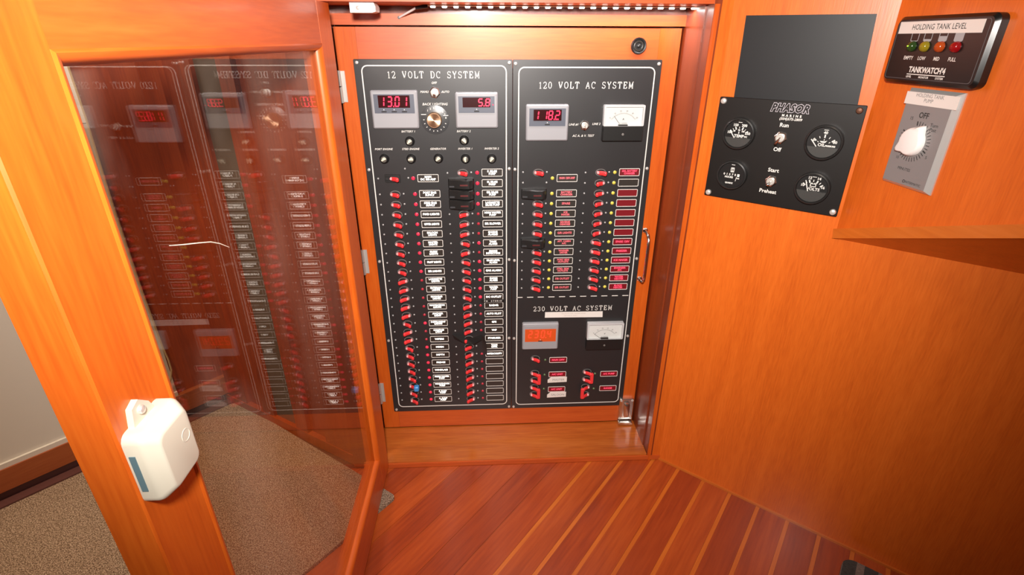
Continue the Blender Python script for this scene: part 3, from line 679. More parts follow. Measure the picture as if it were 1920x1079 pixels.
mbk = MB().ring(rrect(-0.0175, 0.0150, -0.0090, 0.0090, 0.001, 2), rrect(-0.0160, 0.0135, -0.0074, 0.0074, 0.001, 2), 0, 0.0012).build('main_breaker', RUBBER, dc, (-0.2450, 0, zm))
MB().box(-0.016, 0.0135, -0.0074, 0.0074, 0, 0.0004).build('recess', DARKHOLE, mbk)
for v in (-0.004, 0.004): MB().box(-0.0155, -0.001, v - 0.0012, v + 0.0012, 0.0004, 0.002).build('slot_rib', RUBBER, mbk)
place('lever', LEV[1], mbk, (0.003, 0, 0)); place('lever_glint', GLINT, mbk, (-0.0034, -0.0005, 0.0006))
place('indicator_light', D_ON, dc, (-0.2035, 0, zm)); label_plate(dc, -0.1722, zm, 'MAIN\nDC 100 AMP', LITW, 'k')
dot(-0.2765, zm); dot(-0.2135, zm + 0.001); dot(-0.2190, 0.7065)
# right column
RTX = ['F. BILGE\nPUMP', 'M. BILGE\nPUMP', 'E/R BILGE\nPUMP', 'LAZARETTE\nBILGE PUMP', 'HIGH WATER\nPUMP', 'E/R BLOWER', 'ENGINE\nALARMS', 'TANK\nALARM', 'SMOKE\nDETECTORS', 'BILGE LEVEL\nALARM', 'GAS ALARM', 'SHORE\nALARM', 'WATER\nPUMP', 'DC OUTLET', 'RADAR', 'AUTO PILOT', 'GPS', 'VHF', 'STABILIZER', 'TANK\nLEVEL', 'INTERCOM/TV', '', '', '', '', '', '']
RST = [ON, ON, ON, ON, OFF, OFF, OFF, ON, OFF, ON, ON, ON, ON, ON] + [OFF] * 13
GUARD = None
def guard_mesh():
    mb = MB(); prof = [(-0.0230, 0.002), (-0.0215, 0.007), (-0.0100, 0.010), (0.0040, 0.0165), (0.0140, 0.0165), (0.0200, 0.010), (0.0222, 0.002)]
    prof = [(u * 1.22 - 0.0015, w_) for u, w_ in prof]; prof2 = [(u * 0.97, w_ * 0.8) for u, w_ in prof]
    n = len(prof); vs = []
    for v, p in ((0.0108, prof2), (0.0085, prof), (-0.0085, prof), (-0.0106, prof2)): vs += [(u, v, w_) for u, w_ in p]
    for v in (0.0108, -0.0106): vs += [(prof2[0][0], v, 0.0), (prof2[-1][0], v, 0.0)]
    fs = []
    for k in range(3):
        for i in range(n - 1): fs.append((k * n + i, k * n + i + 1, (k + 1) * n + i + 1, (k + 1) * n + i))
    fs.append(tuple(range(n)) + (4 * n + 1, 4 * n)); fs.append(tuple(3 * n + i for i in range(n)) + (4 * n + 3, 4 * n + 2))
    mb.add(vs, fs); return mb.mesh('breaker_guard', RUBBER, 30)
GUARD = guard_mesh()
GWIN = MB().box(-0.0040, 0.0125, -0.0020, 0.0012, 0.0160, 0.0172).mesh('guard_slot', plain('guard_slot', (0.10, 0.015, 0.015), 0.4), 0)
GTAB = MB().box(-0.0270, -0.0165, -0.0062, -0.0032, 0.0080, 0.0098).mesh('guard_tab', plain('guard_tab', (0.045, 0.045, 0.05), 0.4), 0)
def guard(parent, u, v):
    g_ = place('breaker_guard', GUARD, parent, (u, 0, v)); place('guard_slot', GWIN, g_); place('guard_tab', GTAB, g_)
    return g_
for k, (t_, s_) in enumerate(zip(RTX, RST)):
    i = k - 2; z = rz(i) - 0.0004
    if k in (1, 2, 3): guard(dc, -0.1010, z)
    else:
        b = breaker(dc, -0.0990, z, s_, glint=k not in (18, 19)); dot(-0.0812, z + 0.001)
    dot(-0.1310, z) if k not in (1, 2, 3) else None
    if k not in (19,): place('indicator_light', D_ON if (s_ == ON) else D_OFF, dc, (-0.0685, 0, z))
    label_plate(dc, -0.0370, z, t_, LITW, 'k')
sc.build('breaker_screws', DOTM, dc)['kind'] = 'stuff'
# stray pieces on the DC panel: black tape flap, blue cap, embossed tape
fz = rz(16)
fl = MB()
fl.add([(-0.1390, fz + 0.0130, 0.003), (-0.1080, fz + 0.0090, 0.012), (-0.0860, fz + 0.0120, 0.017), (-0.0690, fz + 0.0150, 0.009),
        (-0.1340, fz + 0.0010, 0.004), (-0.1120, fz - 0.0030, 0.015), (-0.0860, fz - 0.0050, 0.020), (-0.0670, fz + 0.0020, 0.012),
        (-0.0560, fz - 0.0160, 0.010), (-0.0550, fz - 0.0480, 0.008), (-0.0660, fz - 0.0300, 0.009), (-0.0600, fz + 0.0060, 0.010)],
       [(0, 1, 5, 4), (1, 2, 6, 5), (2, 3, 7, 6), (3, 11, 8, 7), (7, 8, 9, 10)])
fo = fl.build('tape_flap', RUBBER, dc, smooth=0)
sm = fo.modifiers.new('thick', 'SOLIDIFY'); sm.thickness = 0.0008
MB().loft([(rrect(-0.0065, 0.0065, -0.0075, 0.0075, 0.003, 3), 0.010), (rrect(-0.0060, 0.0060, -0.0072, 0.0072, 0.003, 3), 0.0185), (rrect(-0.0040, 0.0040, -0.0050, 0.0050, 0.002, 3), 0.0205)]).build('blue_lever_cap', BLUE, dc, (-0.2345, 0, rz(22) + 0.0005))
ez = rz(11) - 0.0113
MB().box(-0.0665, -0.0110, ez - 0.0040, ez + 0.0040, 0.0009, 0.0014).build('embossed_tape', RUBBER, dc)
tt = MB().text('PH  STERIO', -0.0388, ez, 0.0056, 0.0016, space=1.55, bold=0.0001); place('tape_lettering', tt.flat('tape_lettering', PRINT), dc)

# ------------------------------------------------------------------ AC panel
ac = thing('ac_breaker_panel', frame((0, 0, 0), (1, 0, 0)), 'black 120 and 230 volt AC breaker panel with red backlit labels, right half', 'breaker panel')
MB().loft([(rrect(0.0060, 0.3000, PZ0, PZ1, 0.002, 2), -0.004), (rrect(0.0060, 0.3000, PZ0, PZ1, 0.002, 2), -0.0006), (rrect(0.0066, 0.2994, PZ0 + 0.0006, PZ1 - 0.0006, 0.002, 2), 0)]).build('plate', BLACK, ac)
border(0.0168, 0.2885, 0.0850, 0.9030).build('border_line', PRINT, ac, smooth=0)
for z in (0.9085, 0.7030, 0.4950, 0.2880, 0.0795):
    place('screw', SCREW, ac, (0.0113, 0, z))
    if z > 0.1: place('screw', SCREW, ac, (0.2937, 0, z))
ti = MB(); serif(ti, '120 VOLT AC SYSTEM', 0.0585, 0.2470, 0.8635, 0.8752, 0.0012); ti.build('title_lettering', PRINT, ac, smooth=0)
ti = MB(); serif(ti, '230 VOLT AC SYSTEM', 0.0575, 0.2475, 0.3625, 0.3742, 0.0012); ti.build('title_lettering', PRINT, ac, smooth=0)
da = MB()
for i in range(11):
    u = 0.0195 + i * 0.0253; da.box(u - 0.003, min(u + 0.0115, 0.2868), 0.3993, 0.4011, 0, 0.0004)
da.build('dashed_line', PRINT, ac, smooth=0)
meter_case('ac_meter', ac, 0.0325, 0.1190, 0.7625, 0.8340, None, [('1', -0.0275), ('1', -0.0105), ('8', 0.0010), ('.', 0.0125), ('2', 0.0150)], (0.0,))
analog_meter('ammeter', ac, 0.1895, 0.2735, 0.7620, 0.8330, 128, 'A')
toggle(ac, 'toggle_switch', 0.1535, 0.7925, (-0.002, -0.005, 0.012), 0.0100)
words(ac, PRINT, [('LINE #1', 0.1310, 0.7940, 0.0058, IT), ('LINE 2', 0.1775, 0.7950, 0.0058, IT), ('AC A. & V. TEST', 0.1520, 0.7715, 0.0062, IT)])
ALX = ['BATTERY\nCHARGER', 'SPARE', 'ICE\nMAKER', 'REVERSE\nOSMOSIS', 'G/R LIGHTS', 'AFT. CABIN\nA/C', 'WASHER\nDRYER', 'PORT SIDE\nOUTLETS', 'STBD. SIDE\nOUTLETS', 'F/B OUTLET', 'E/R OUTLET']
ARX = ['60A. BATTERY\nCHARGER', '', '', '', '', '', '', 'SPARE 120V', 'FREEZER', 'ICE MAKER', 'ENGINEER\nA/C', 'WATER\nHEATER', 'BLOCK\nHEATER']
sc = MB()
for i, t_ in enumerate(ALX):
    z = rz(i) - 0.0016
    if i in (0, 5): guard(ac, 0.0545, z)
    else: breaker(ac, 0.0610, z, ON); dot(0.0790, z + 0.0008); dot(0.0285, z)
    place('indicator_light', D_Y, ac, (0.0916, 0, z)); label_plate(ac, 0.1232, z, t_, LITRP, 'k')
z = 0.6838
breaker(ac, 0.0610, rz(-2) - 0.001, ON); place('indicator_light', D_Y, ac, (0.0916, 0, z)); label_plate(ac, 0.1230, z, 'MAIN 120V.AMP', LITRP, 'k')
for v in (rz(-2), rz(-1)): dot(0.0285, v); dot(0.0790, v)
for k, t_ in enumerate(ARX):
    z = rz(k - 2) - 0.0018; s_ = OFF if 1 <= k <= 6 else ON
    breaker(ac, 0.1945, z, s_); dot(0.1620, z); dot(0.2128, z + 0.0008)
    place('indicator_light', D_Y, ac, (0.2252, 0, z)); label_plate(ac, 0.2565, z, t_, LITR, 'r' if k > 6 or k == 0 else ('d' if k > 1 else 'k'))
sc.build('breaker_screws', DOTM, ac)['kind'] = 'stuff'
tz = 0.3520
MB().prism([(0.0856, tz - 0.0075), (0.2262, tz - 0.0090), (0.2254, tz + 0.0070), (0.0858, tz + 0.0075)], 0.0005, 0.0009).build('white_tape', TAPE, ac)
tt = MB().text('SHORE POWER TRANSFORMER', 0.1550, tz + 0.0025, 0.0042, 0.0011).text('230 VOLTS ONLY', 0.1480, tz - 0.0030, 0.0042, 0.0011)
place('tape_lettering', tt.flat('tape_lettering', plain('faint_print', (0.50, 0.42, 0.38), 0.5)), ac)
om = meter_case('digital_meter', ac, 0.0310, 0.1195, 0.2590, 0.3330, None, [('2', -0.0300), ('3', -0.0150), ('0', 0.0005), ('.', 0.0120), ('4', 0.0155)], (0.0,), orange=True)
analog_meter('ammeter', ac, 0.1890, 0.2790, 0.2560, 0.3310, 142, 'V')
def small_label(u0, u1, v0, v1, t_):
    p = label_plate(ac, (u0 + u1) / 2, (v0 + v1) / 2, t_, LITR, 'r'); return p
breaker(ac, 0.0650, 0.2290, ON); place('indicator_light', D_G, ac, (0.0905, 0, 0.2230)); small_label(0.1004, 0.1457, 0.2310, 0.2138, 'MAIN 230V')
def twin(u, va, vb, d, lit, lu):
    breaker(ac, u, va, d); b = breaker(ac, u, vb, d)
    MB().loft([(rrect(-0.0042, 0.0042, -0.004, va - vb + 0.004, 0.003, 3), 0.0125), (rrect(-0.0042, 0.0042, -0.004, va - vb + 0.004, 0.003, 3), 0.0165), (rrect(-0.003, 0.003, -0.003, va - vb + 0.003, 0.002, 3), 0.0178)]).build('tie_bar', LEVER, b, (d * 0.0105, 0, 0))
    place('indicator_light', D_G, ac, (lu, 0, (va + vb) / 2 + 0.004))
twin(0.0645, 0.1850, 0.1630, ON, True, 0.0900); small_label(0.1006, 0.1451, 0.1876, 0.1698, 'A/C UNIT')
twin(0.0640, 0.1410, 0.1190, ON, True, 0.0895); small_label(0.0994, 0.1460, 0.1413, 0.1229, 'A/C UNIT')
twin(0.1985, 0.1850, 0.1620, ON, True, 0.2200); small_label(0.2323, 0.2795, 0.1853, 0.1674, 'A/C PUMP')
twin(0.1980, 0.1385, 0.1150, OFF, True, 0.2200); small_label(0.2330, 0.2808, 0.1404, 0.1219, 'RANGE')
for z, t_ in ((0.1620, 'MASTER'), (0.1150, 'SALOON')):
    MB().prism([(0.0985, z - 0.0085), (0.1478, z - 0.0070), (0.1478, z + 0.0088), (0.1070, z + 0.0088), (0.0985, z + 0.0010)], 0.0010, 0.0014).build('white_tape', TAPE, ac)
    tt = MB().text(t_, 0.1262, z, 0.0086, 0.0016); place('tape_lettering', tt.flat('tape_lettering', plain('grey_tape_print', (0.20, 0.21, 0.20), 0.5)), ac)

# ------------------------------------------------------------------ glass door standing open towards the viewer
DX, DY0, DY1, DZ0, DZ1, DT = -0.300, -0.1265, -0.8145, 0.011, 1.0030, 0.031
gm = frame((DX, DY0, 0), (0, 1, 0))       # u runs from -0.688 (free edge) to 0 (hinge edge)
DWID = DY0 - DY1
gd = thing('glass_door', gm, 'wooden framed glass door standing open towards the viewer on the left', 'door')
GU0, GU1, GV0, GV1 = -DWID + 0.0605, -0.069, 0.0925, 0.9445      # sight opening at the face (outer edge of beads)
MB().loft([(rrect(-DWID, GU0, DZ0, DZ1, 0.002, 2), -DT), (rrect(-DWID, GU0, DZ0, DZ1, 0.002, 2), -0.0015), (rrect(-DWID + 0.0015, GU0, DZ0 + 0.001, DZ1 - 0.001, 0.002, 2), 0)]).build('stile', W_DOORV, gd)
MB().box(GU1, 0, DZ0, DZ1, -DT, 0).build('stile', W_DOORV, gd)
MB().box(GU0 + 0.0001, GU1 - 0.0001, GV1, DZ1, -DT, -0.0002).build('rail', W_DOORH, gd)
MB().box(GU0 + 0.0001, GU1 - 0.0001, DZ0, GV0, -DT, -0.0002).build('rail', W_DOORH, gd)
# rounded beads: swept quarter profile (inset, w)
BEAD = [(0.0, -0.009), (0.0, 0.0003), (0.002, 0.0014), (0.0050, 0.0008), (0.0075, -0.0018), (0.0092, -0.0050), (0.0100, -0.0080), (0.0100, -0.009)]
def bead(side):
    mb = MB(); vs = []; n = len(BEAD)
    for end in (0, 1):
        for k, w_ in BEAD:
            if side == 'L': p = (GU0 + k, GV0 + k if end == 0 else GV1 - k)
            if side == 'R': p = (GU1 - k, GV0 + k if end == 0 else GV1 - k)
            if side == 'B': p = (GU0 + k if end == 0 else GU1 - k, GV0 + k)
            if side == 'T': p = (GU0 + k if end == 0 else GU1 - k, GV1 - k)
            vs.append((p[0], p[1], w_))
    fs = [(i, (i + 1) % n, n + (i + 1) % n, n + i) for i in range(n)] + [tuple(range(n)), tuple(range(n, 2 * n))]
    mb.add(vs, fs); mb.build('glazing_bead', W_DOORV if side in 'LR' else W_DOORH, gd, smooth=40)
for s_ in 'LRBT': bead(s_)
MB().box(GU0 - 0.006, GU1 + 0.006, GV0 - 0.006, GV1 + 0.006, -0.0122, -0.0092).build('glass_pane', GLASS, gd, smooth=0)

def on_glass(px, py, x=DX - 0.0088):
    d = _f * F_PX + _r * (px - 960) - _u * (py - 539.5); t = (x - CAM.x) / d.x; p = CAM + d * t
    return (p.y - DY0, p.z, x - DX)
MB().tube([on_glass(*p) for p in ((318, 461), (345, 459), (372, 456), (395, 454), (412, 457), (430, 464))], [0.0003, 0.0006, 0.0006, 0.0006, 0.0005, 0.0002], 5).build('pale_line', plain('pale_line_tan', (0.75, 0.66, 0.55), 0.6), gd)  # thin pale curved line on the pane
# white plastic catch box on the free stile
bxm = frame((DX, DY0, 0), (0, 1, 0))
u0, u1, v0, v1 = -0.6860, -0.6370, 0.6440, 0.7060
bx = thing('catch_box', bxm, 'white plastic box with rounded corners screwed to the glass door free stile', 'box')
bp_ = MB(); ins = [(0.0, 0.0, 0.007), (0.0, 0.0100, 0.007), (0.0008, 0.0128, 0.007), (0.0022, 0.0148, 0.007), (0.0062, 0.0198, 0.006), (0.0072, 0.0207, 0.006), (0.0084, 0.0210, 0.006)]
bp_.loft([(rrect(u0 + k, u1 - k, v0 + k, v1 - k, r, 4), w_) for k, w_, r in ins]).build('housing', WHITEP, bx, smooth=40)
fc = MB().ring(circ(-0.653, 0.680, 0.0052, 20), circ(-0.653, 0.680, 0.0046, 20), 0.0209, 0.0213).build('moulded_ring', plain('ring_plastic', (0.60, 0.57, 0.48), 0.5), bx)
# side slot faces the free edge (towards the viewer)
MB().box(u0 - 0.0006, u0 + 0.002, v0 + 0.014, v1 - 0.016, 0.0020, 0.0062).build('slot', SLOTB, bx)
MB().loft([([(u0 + 0.010, v1 - 0.003), (u0 + 0.036, v1 - 0.003), (u0 + 0.031, v1 + 0.008), (u0 + 0.022, v1 + 0.016), (u0 + 0.014, v1 + 0.013)], 0.0), ([(u0 + 0.010, v1 - 0.003), (u0 + 0.036, v1 - 0.003), (u0 + 0.031, v1 + 0.008), (u0 + 0.022, v1 + 0.016), (u0 + 0.014, v1 + 0.013)], 0.0045)]).build('mounting_tab', WHITEP, bx, smooth=30)
place('screw', SCREW, bx, (u0 + 0.021, -0.0045, v1 + 0.008))

# ------------------------------------------------------------------ LED strip, its lead, and the catch under the lintel
ls = thing('led_strip', WF, 'lit white LED strip light running under the lintel above the panels', 'light')
LY, LZ = 0.042, 1.0020
MB().box(-0.1480, 0.3350, 1.0042, 1.0058, LY - 0.005, LY + 0.005).build('tape', LEDSTRIP, ls)
LEDM = MB().loft([(rrect(-0.0042, 0.0042, -0.0028, 0.0, 0.0008, 1), -0.0028), (rrect(-0.0042, 0.0042, -0.0028, 0.0, 0.0008, 1), 0.0028)]).mesh('led', LEDON, 0)
for i in range(24): place('led', LEDM, ls, (-0.1390 + i * 0.02055, -LY, 1.0042))
MB().tube([(-0.1480, 1.0040, LY), (-0.1540, 1.0030, LY), (-0.1700, 1.0008, LY + 0.002)], [0.0036, 0.0036, 0.003], 8).build('connector', RUBBER, ls)
MB().tube([(-0.1690, 1.0010, LY + 0.002), (-0.1830, 0.9955, 0.028), (-0.1960, 0.9905, 0.014), (-0.2060, 0.9872, 0.001)], 0.0018, 8).build('lead', WHITEC, ls)
MB().lathe(0, 0, [(0.0028, 0.0), (0.0026, 0.0012)], 12).build('grommet', RUBBER, ls, (-0.2060, -0.0022, 0.9870))
lo = bpy.data.lights.new('led_strip_lamp', 'AREA'); lo.shape = 'RECTANGLE'; lo.size = 0.47; lo.size_y = 0.008; lo.energy = 1.1; lo.color = (1.0, 0.95, 0.93)
lob = bpy.data.objects.new('led_strip_lamp', lo); COL.objects.link(lob); lob.location = (0.097, -LY, 1.0005); lob.rotation_euler = (0, 0, 0)
mc = thing('cabinet_catch', WF, 'small white plastic door catch screwed under the lintel above the panel door', 'catch')
MB().loft([([(-0.2710, 0.9905), (-0.2350, 0.9905), (-0.2285, 0.9920), (-0.2280, 0.9990), (-0.2310, 1.0060), (-0.2710, 1.0060)], 0.072), ([(-0.2710, 0.9905), (-0.2350, 0.9905), (-0.2290, 0.9920), (-0.2285, 0.9990), (-0.2315, 1.0060), (-0.2710, 1.0060)], 0.106)]).build('catch_body', WHITEC, mc)
MB().ring(circ(0, 0, 0.0042, 16), circ(0, 0, 0.0034, 16), 0.0, 0.0006).build('screw_ring', GREYPR, mc, (-0.2575, -0.1058, 0.9975))
MB().lathe(0, 0, [(0.0030, 0.0), (0.0030, 0.001), (0.0015, 0.0018)], 14).build('screw', STEEL, mc, (-0.2575, -0.1058, 0.9975))

# ------------------------------------------------------------------ instruments on the right bulkhead
cov = MB().prism([(0.0241, 0.9885), (0.0279, 0.8500), (0.2176, 0.8500), (0.2100, 0.9868)], 0.0002, 0.0022).build('cover_sheet', COVERM, smooth=0)
cov.matrix_world = RWM; tag(cov, 'plain matte black rectangular sheet behind the generator gauge panel on the bulkhead', 'cover plate')

gp = thing('generator_gauge_panel', RWM, 'black generator control panel with four round gauges and two toggle switches', 'gauge panel')
MB().loft([(rrect(0.0050, 0.2312, 0.6800, 0.8600, 0.002, 2), 0.0023), (rrect(0.0050, 0.2312, 0.6800, 0.8600, 0.002, 2), 0.0050), (rrect(0.0056, 0.2306, 0.6806, 0.8594, 0.002, 2), 0.0056)]).build('plate', BLACK2, gp)
PW = 0.0056
for u, v, m_ in ((0.0125, 0.8530, SCREWL), (0.0125, 0.6870, SCREWL), (0.2240, 0.6875, SCREWL), (0.2220, 0.8520, SCREWC)): place('screw', m_, gp, (u, -PW, v))
lg = MB()
lg.text('PHASOR', 0.1220, 0.8478, 0.0175, PW + 0.0003, shear=0.28, bold=0.0015, space=1.10, sx=0.82)
place('logo_outline', lg.flat('logo_outline', plain('logo_lilac', (0.50, 0.46, 0.50), 0.5)), gp)
lg = MB(); lg.text('PHASOR', 0.1220, 0.8478, 0.0175, PW + 0.0005, shear=0.28, bold=0.0007, space=1.10, sx=0.82); place('logo_fill', lg.flat('logo_fill', BLACK2), gp)
BD = dict(bold=0.0002)
words(gp, PRINT, [('MARINE', 0.1275, 0.8362, 0.0052, dict(bold=0.00022, space=1.9)), ('(504)575-2809', 0.1270, 0.8308, 0.0056, dict(shear=0.2, bold=0.00015, space=1.05)),
    ('Run', 0.1195, 0.8205, 0.0092, BD), ('Off', 0.1165, 0.7795, 0.0092, BD), ('Start', 0.1180, 0.7435, 0.0092, BD), ('Preheat', 0.1160, 0.7055, 0.0092, BD)], PW + 0.0004)
t1 = toggle(gp, 'toggle_switch', 0.1180, 0.8000, (-0.0015, -0.0105, 0.010), 0.0105); t1.location.y = -PW
t2 = toggle(gp, 'toggle_switch', 0.1180, 0.7245, (-0.0005, -0.0045, 0.013), 0.0100); t2.location.y = -PW
GRIM = plain('gauge_rim', (0.018, 0.018, 0.018), 0.28); GFACE = plain('gauge_face', (0.010, 0.010, 0.011), 0.35); GLOW = plain('gauge_lower_mask', (0.050, 0.050, 0.048), 0.4)
GPR = plain('gauge_print', (0.85, 0.84, 0.80), 0.5)
def gauge(u, v, r, kind):
    g_ = MB().lathe(0, 0, [(r, 0), (r, 0.007), (r * 0.975, 0.0105), (r * 0.90, 0.0115), (r * 0.87, 0.0100), (r * 0.85, 0.0060)], 40).build(kind + '_gauge', GRIM, gp, (u, -PW, v))
    MB().prism(circ(0, 0, r * 0.86, 36), 0.0058, 0.0066).build('dial_face', GFACE, g_)
    R = r * 0.84; mk = MB(); W0 = 0.0068
    if kind != 'hour':
        ym = -0.30 if kind != 'volt' else -0.20; a0 = math.degrees(math.asin(-ym))
        n_ = 18; mask = [(R * math.cos(math.radians(180 + a0 + (180 - 2 * a0) * i / n_)), R * math.sin(math.radians(180 + a0 + (180 - 2 * a0) * i / n_))) for i in range(n_ + 1)]
        MB().prism(mask, 0.0066, 0.0085).build('dial_mask', GLOW, g_, smooth=0)
    def ticks(angs, r0=0.62, r1=0.80, wd=0.0018, yc=-0.30):
        for a in angs:
            t = math.radians(a); mk.line((R * r0 * math.cos(t), R * (r0 * math.sin(t) + yc)), (R * r1 * math.cos(t), R * (r1 * math.sin(t) + yc)), wd, W0, W0 + 0.0002)
    def txt(s_, x, y, h, **k): mk.text(s_, x * R, y * R, h, W0 + 0.0002, bold=0.00022, **k)
    mk.box(-0.14 * R, 0.14 * R, 0.82 * R, 0.86 * R, W0, W0 + 0.0002)
    if kind == 'temp':
        ticks((142, 110, 70, 38), 0.62, 0.84, 0.0021); ticks((126, 90, 54), 0.68, 0.82, 0.0009)
        txt('100', -0.66, 0.06, 0.0060); txt('150', -0.30, 0.62, 0.0060); txt('200', 0.34, 0.62, 0.0060); txt('250', 0.66, 0.06, 0.0060); txt('TEMP', 0.06, -0.18, 0.0070); txt('F/C', 0.56, -0.20, 0.0034)
        txt('60', -0.34, 0.18, 0.0034); txt('90', 0.0, 0.26, 0.0034); txt('120', 0.30, 0.18, 0.0034); mk.box(-0.02 * R, 0.04 * R, 0.0 * R, 0.16 * R, W0, W0 + 0.0002); nd = ((-0.24, -0.32), (-0.58, 0.14))
    if kind == 'oil':
        ticks((140, 90, 40), 0.62, 0.84, 0.0021); ticks((115, 65), 0.64, 0.78, 0.0010); ticks((136, 90, 44), 0.44, 0.54, 0.0010)
        txt('0', -0.62, 0.14, 0.0060); txt('40', 0.0, 0.66, 0.0060); txt('80', 0.68, 0.08, 0.0060); txt('OIL', -0.10, -0.16, 0.0070); txt('PRESSURE', 0.44, -0.20, 0.0034)
        mk.prism([(-0.26 * R, 0.10 * R), (0.06 * R, 0.10 * R), (0.20 * R, 0.16 * R), (0.10 * R, 0.0 * R), (-0.14 * R, 0.0 * R)], W0, W0 + 0.0002); nd = ((-0.38, -0.28), (-0.78, 0.18))
    if kind == 'volt':
        ticks((142, 110, 70, 38), 0.62, 0.84, 0.0021, -0.2); ticks((126, 90, 54), 0.68, 0.84, 0.0012, -0.2)
        txt('10', -0.66, 0.16, 0.0060); txt('12', -0.28, 0.74, 0.0060); txt('14', 0.32, 0.74, 0.0060); txt('16', 0.68, 0.14, 0.0060); txt('VOLTS', 0.08, -0.06, 0.0068)
        mk.ring([(-0.18 * R, 0.12 * R), (0.22 * R, 0.12 * R), (0.22 * R, 0.36 * R), (-0.18 * R, 0.36 * R)], [(-0.13 * R, 0.17 * R), (0.17 * R, 0.17 * R), (0.17 * R, 0.31 * R), (-0.13 * R, 0.31 * R)], W0, W0 + 0.0002)
        mk.box(-0.12 * R, -0.05 * R, 0.36 * R, 0.41 * R, W0, W0 + 0.0002); mk.box(0.08 * R, 0.15 * R, 0.36 * R, 0.41 * R, W0, W0 + 0.0002); nd = ((-0.22, -0.22), (-0.50, 0.56))
    if kind == 'hour':
        mk.ring(rrect(-0.14 * R, 0.14 * R, 0.24 * R, 0.62 * R, 0.0008, 2), rrect(-0.09 * R, 0.09 * R, 0.29 * R, 0.57 * R, 0.0004, 2), W0, W0 + 0.0002)
        mk.prism([(-0.08 * R, 0.56 * R), (0.08 * R, 0.56 * R), (0.0, 0.43 * R)], W0, W0 + 0.0002); mk.prism([(-0.08 * R, 0.30 * R), (0.08 * R, 0.30 * R), (0.0, 0.43 * R)], W0, W0 + 0.0002)
        for i, s_ in enumerate('01570'): txt(s_, -0.60 + i * 0.22, 0.04, 0.0050)
        mk.box(0.44 * R, 0.62 * R, -0.08 * R, 0.14 * R, W0, W0 + 0.0002); txt('HOURS', -0.20, -0.18, 0.0044); mk.line((0.36 * R, -0.46 * R), (0.40 * R, -0.12 * R), 0.0008, W0, W0 + 0.0002); txt('1/10', 0.52, -0.22, 0.0028); txt('QUARTZ', -0.12, -0.66, 0.0034); nd = None
    mk.build('dial_print', GPR, g_, smooth=0)
    if nd: MB().line((nd[0][0] * R, nd[0][1] * R), (nd[1][0] * R, nd[1][1] * R), 0.0014, 0.0088, 0.0094).build('needle', GPR, g_, smooth=0)
    MB().prism(circ(0, 0, r * 0.865, 36), 0.0102, 0.0106).build('lens', LENS, g_)
gauge(0.0495, 0.8005, 0.0275, 'temp'); gauge(0.0510, 0.7265, 0.0265, 'hour'); gauge(0.1850, 0.7995, 0.0285, 'oil'); gauge(0.1850, 0.7235, 0.0275, 'volt')

# ------------------------------------------------------------------ instruments on the console face
tw = thing('tank_monitor', FM, 'black holding tank level monitor with four coloured lights on the console', 'monitor')
def fr(u0, u1, v0, v1, r): return rrect(u0, u1, v0, v1, r, 5)
T0, T1, B0, B1 = 0.0200, 0.1760, 0.8970, 0.9815
MB().loft([(fr(T0, T1, B0, B1, 0.009), 0.0), (fr(T0, T1, B0, B1, 0.009), 0.010), (fr(T0 + 0.004, T1 - 0.004, B0 + 0.004, B1 - 0.004, 0.007), 0.014)]).build('case', plain('monitor_black', (0.006, 0.006, 0.006), 0.30), tw)
TWW = 0.0142
MB().ring(fr(T0 + 0.006, T1 - 0.0075, B0 + 0.006, B1 - 0.006, 0.004), fr(T0 + 0.0066, T1 - 0.0083, B0 + 0.0066, B1 - 0.0066, 0.0038), 0.014, 0.0143).build('edge_line', plain('panel_edge', (0.09, 0.09, 0.095), 0.4), tw)
MB().box(T0 + 0.0085, T1 - 0.0155, B1 - 0.0215, B1 - 0.0068, 0.014, 0.0144).build('paper_label', TAPE, tw)
tt = MB().text('HOLDING TANK LEVEL', 0.0945, B1 - 0.0140, 0.0096, TWW + 0.0004, sx=0.86); place('label_lettering', tt.flat('label_lettering', PRINTB), tw)
ic = MB()
for u, fill in ((0.0610, 0), (0.0830, 0.25), (0.1070, 0.62), (0.1310, 1)):
    y1 = B1 - 0.0215; y0 = y1 - 0.0098
    ic.ring(rrect(u - 0.0066, u + 0.0066, y0, y1 + 0.004, 0.0018, 2), rrect(u - 0.0058, u + 0.0058, y0 + 0.0009, y1 + 0.0035, 0.0012, 2), 0.014, 0.0142)
    if fill: ic.box(u - 0.0058, u + 0.0058, y0 + 0.0005, y0 + 0.0005 + 0.0095 * fill, 0.014, 0.01421)
ic.build('tank_icons', GREYPR, tw, smooth=0)
for u, nm, c_, e_, s_ in ((0.0613, 'green', (0.02, 0.05, 0.01), (0.5, 1.0, 0.05), 0.0), (0.0833, 'yellow', (0.24, 0.18, 0.01), None, 0), (0.1079, 'orange', (0.38, 0.055, 0.008), None, 0), (0.1318, 'red', (0.25, 0.004, 0.006), None, 0)):
    MB().lathe(0, 0, [(0.0068, 0.0142), (0.0068, 0.015), (0.0058, 0.0185), (0.0036, 0.0205), (0.0010, 0.0212)], 18).build('tank_light', plain(nm + '_tank_lens', c_, 0.12, coat=0.5), tw, (u, 0, 0.9440))
MB().lathe(0, 0, [(0.0016, 0.0200), (0.0012, 0.0216)], 10, 0.6).build('lit_element', plain('green_glow', (0.2, 0.5, 0.02), 0.3, emit=(0.55, 1.0, 0.08), strength=1.2), tw, (0.0613, 0, 0.9445))
words(tw, PRINT, [(t_, u, 0.9295, 0.0064, dict(bold=0.00012, sx=0.85)) for t_, u in (('EMPTY', 0.0600), ('LOW', 0.0830), ('MID', 0.1075), ('FULL', 0.1315))], TWW)
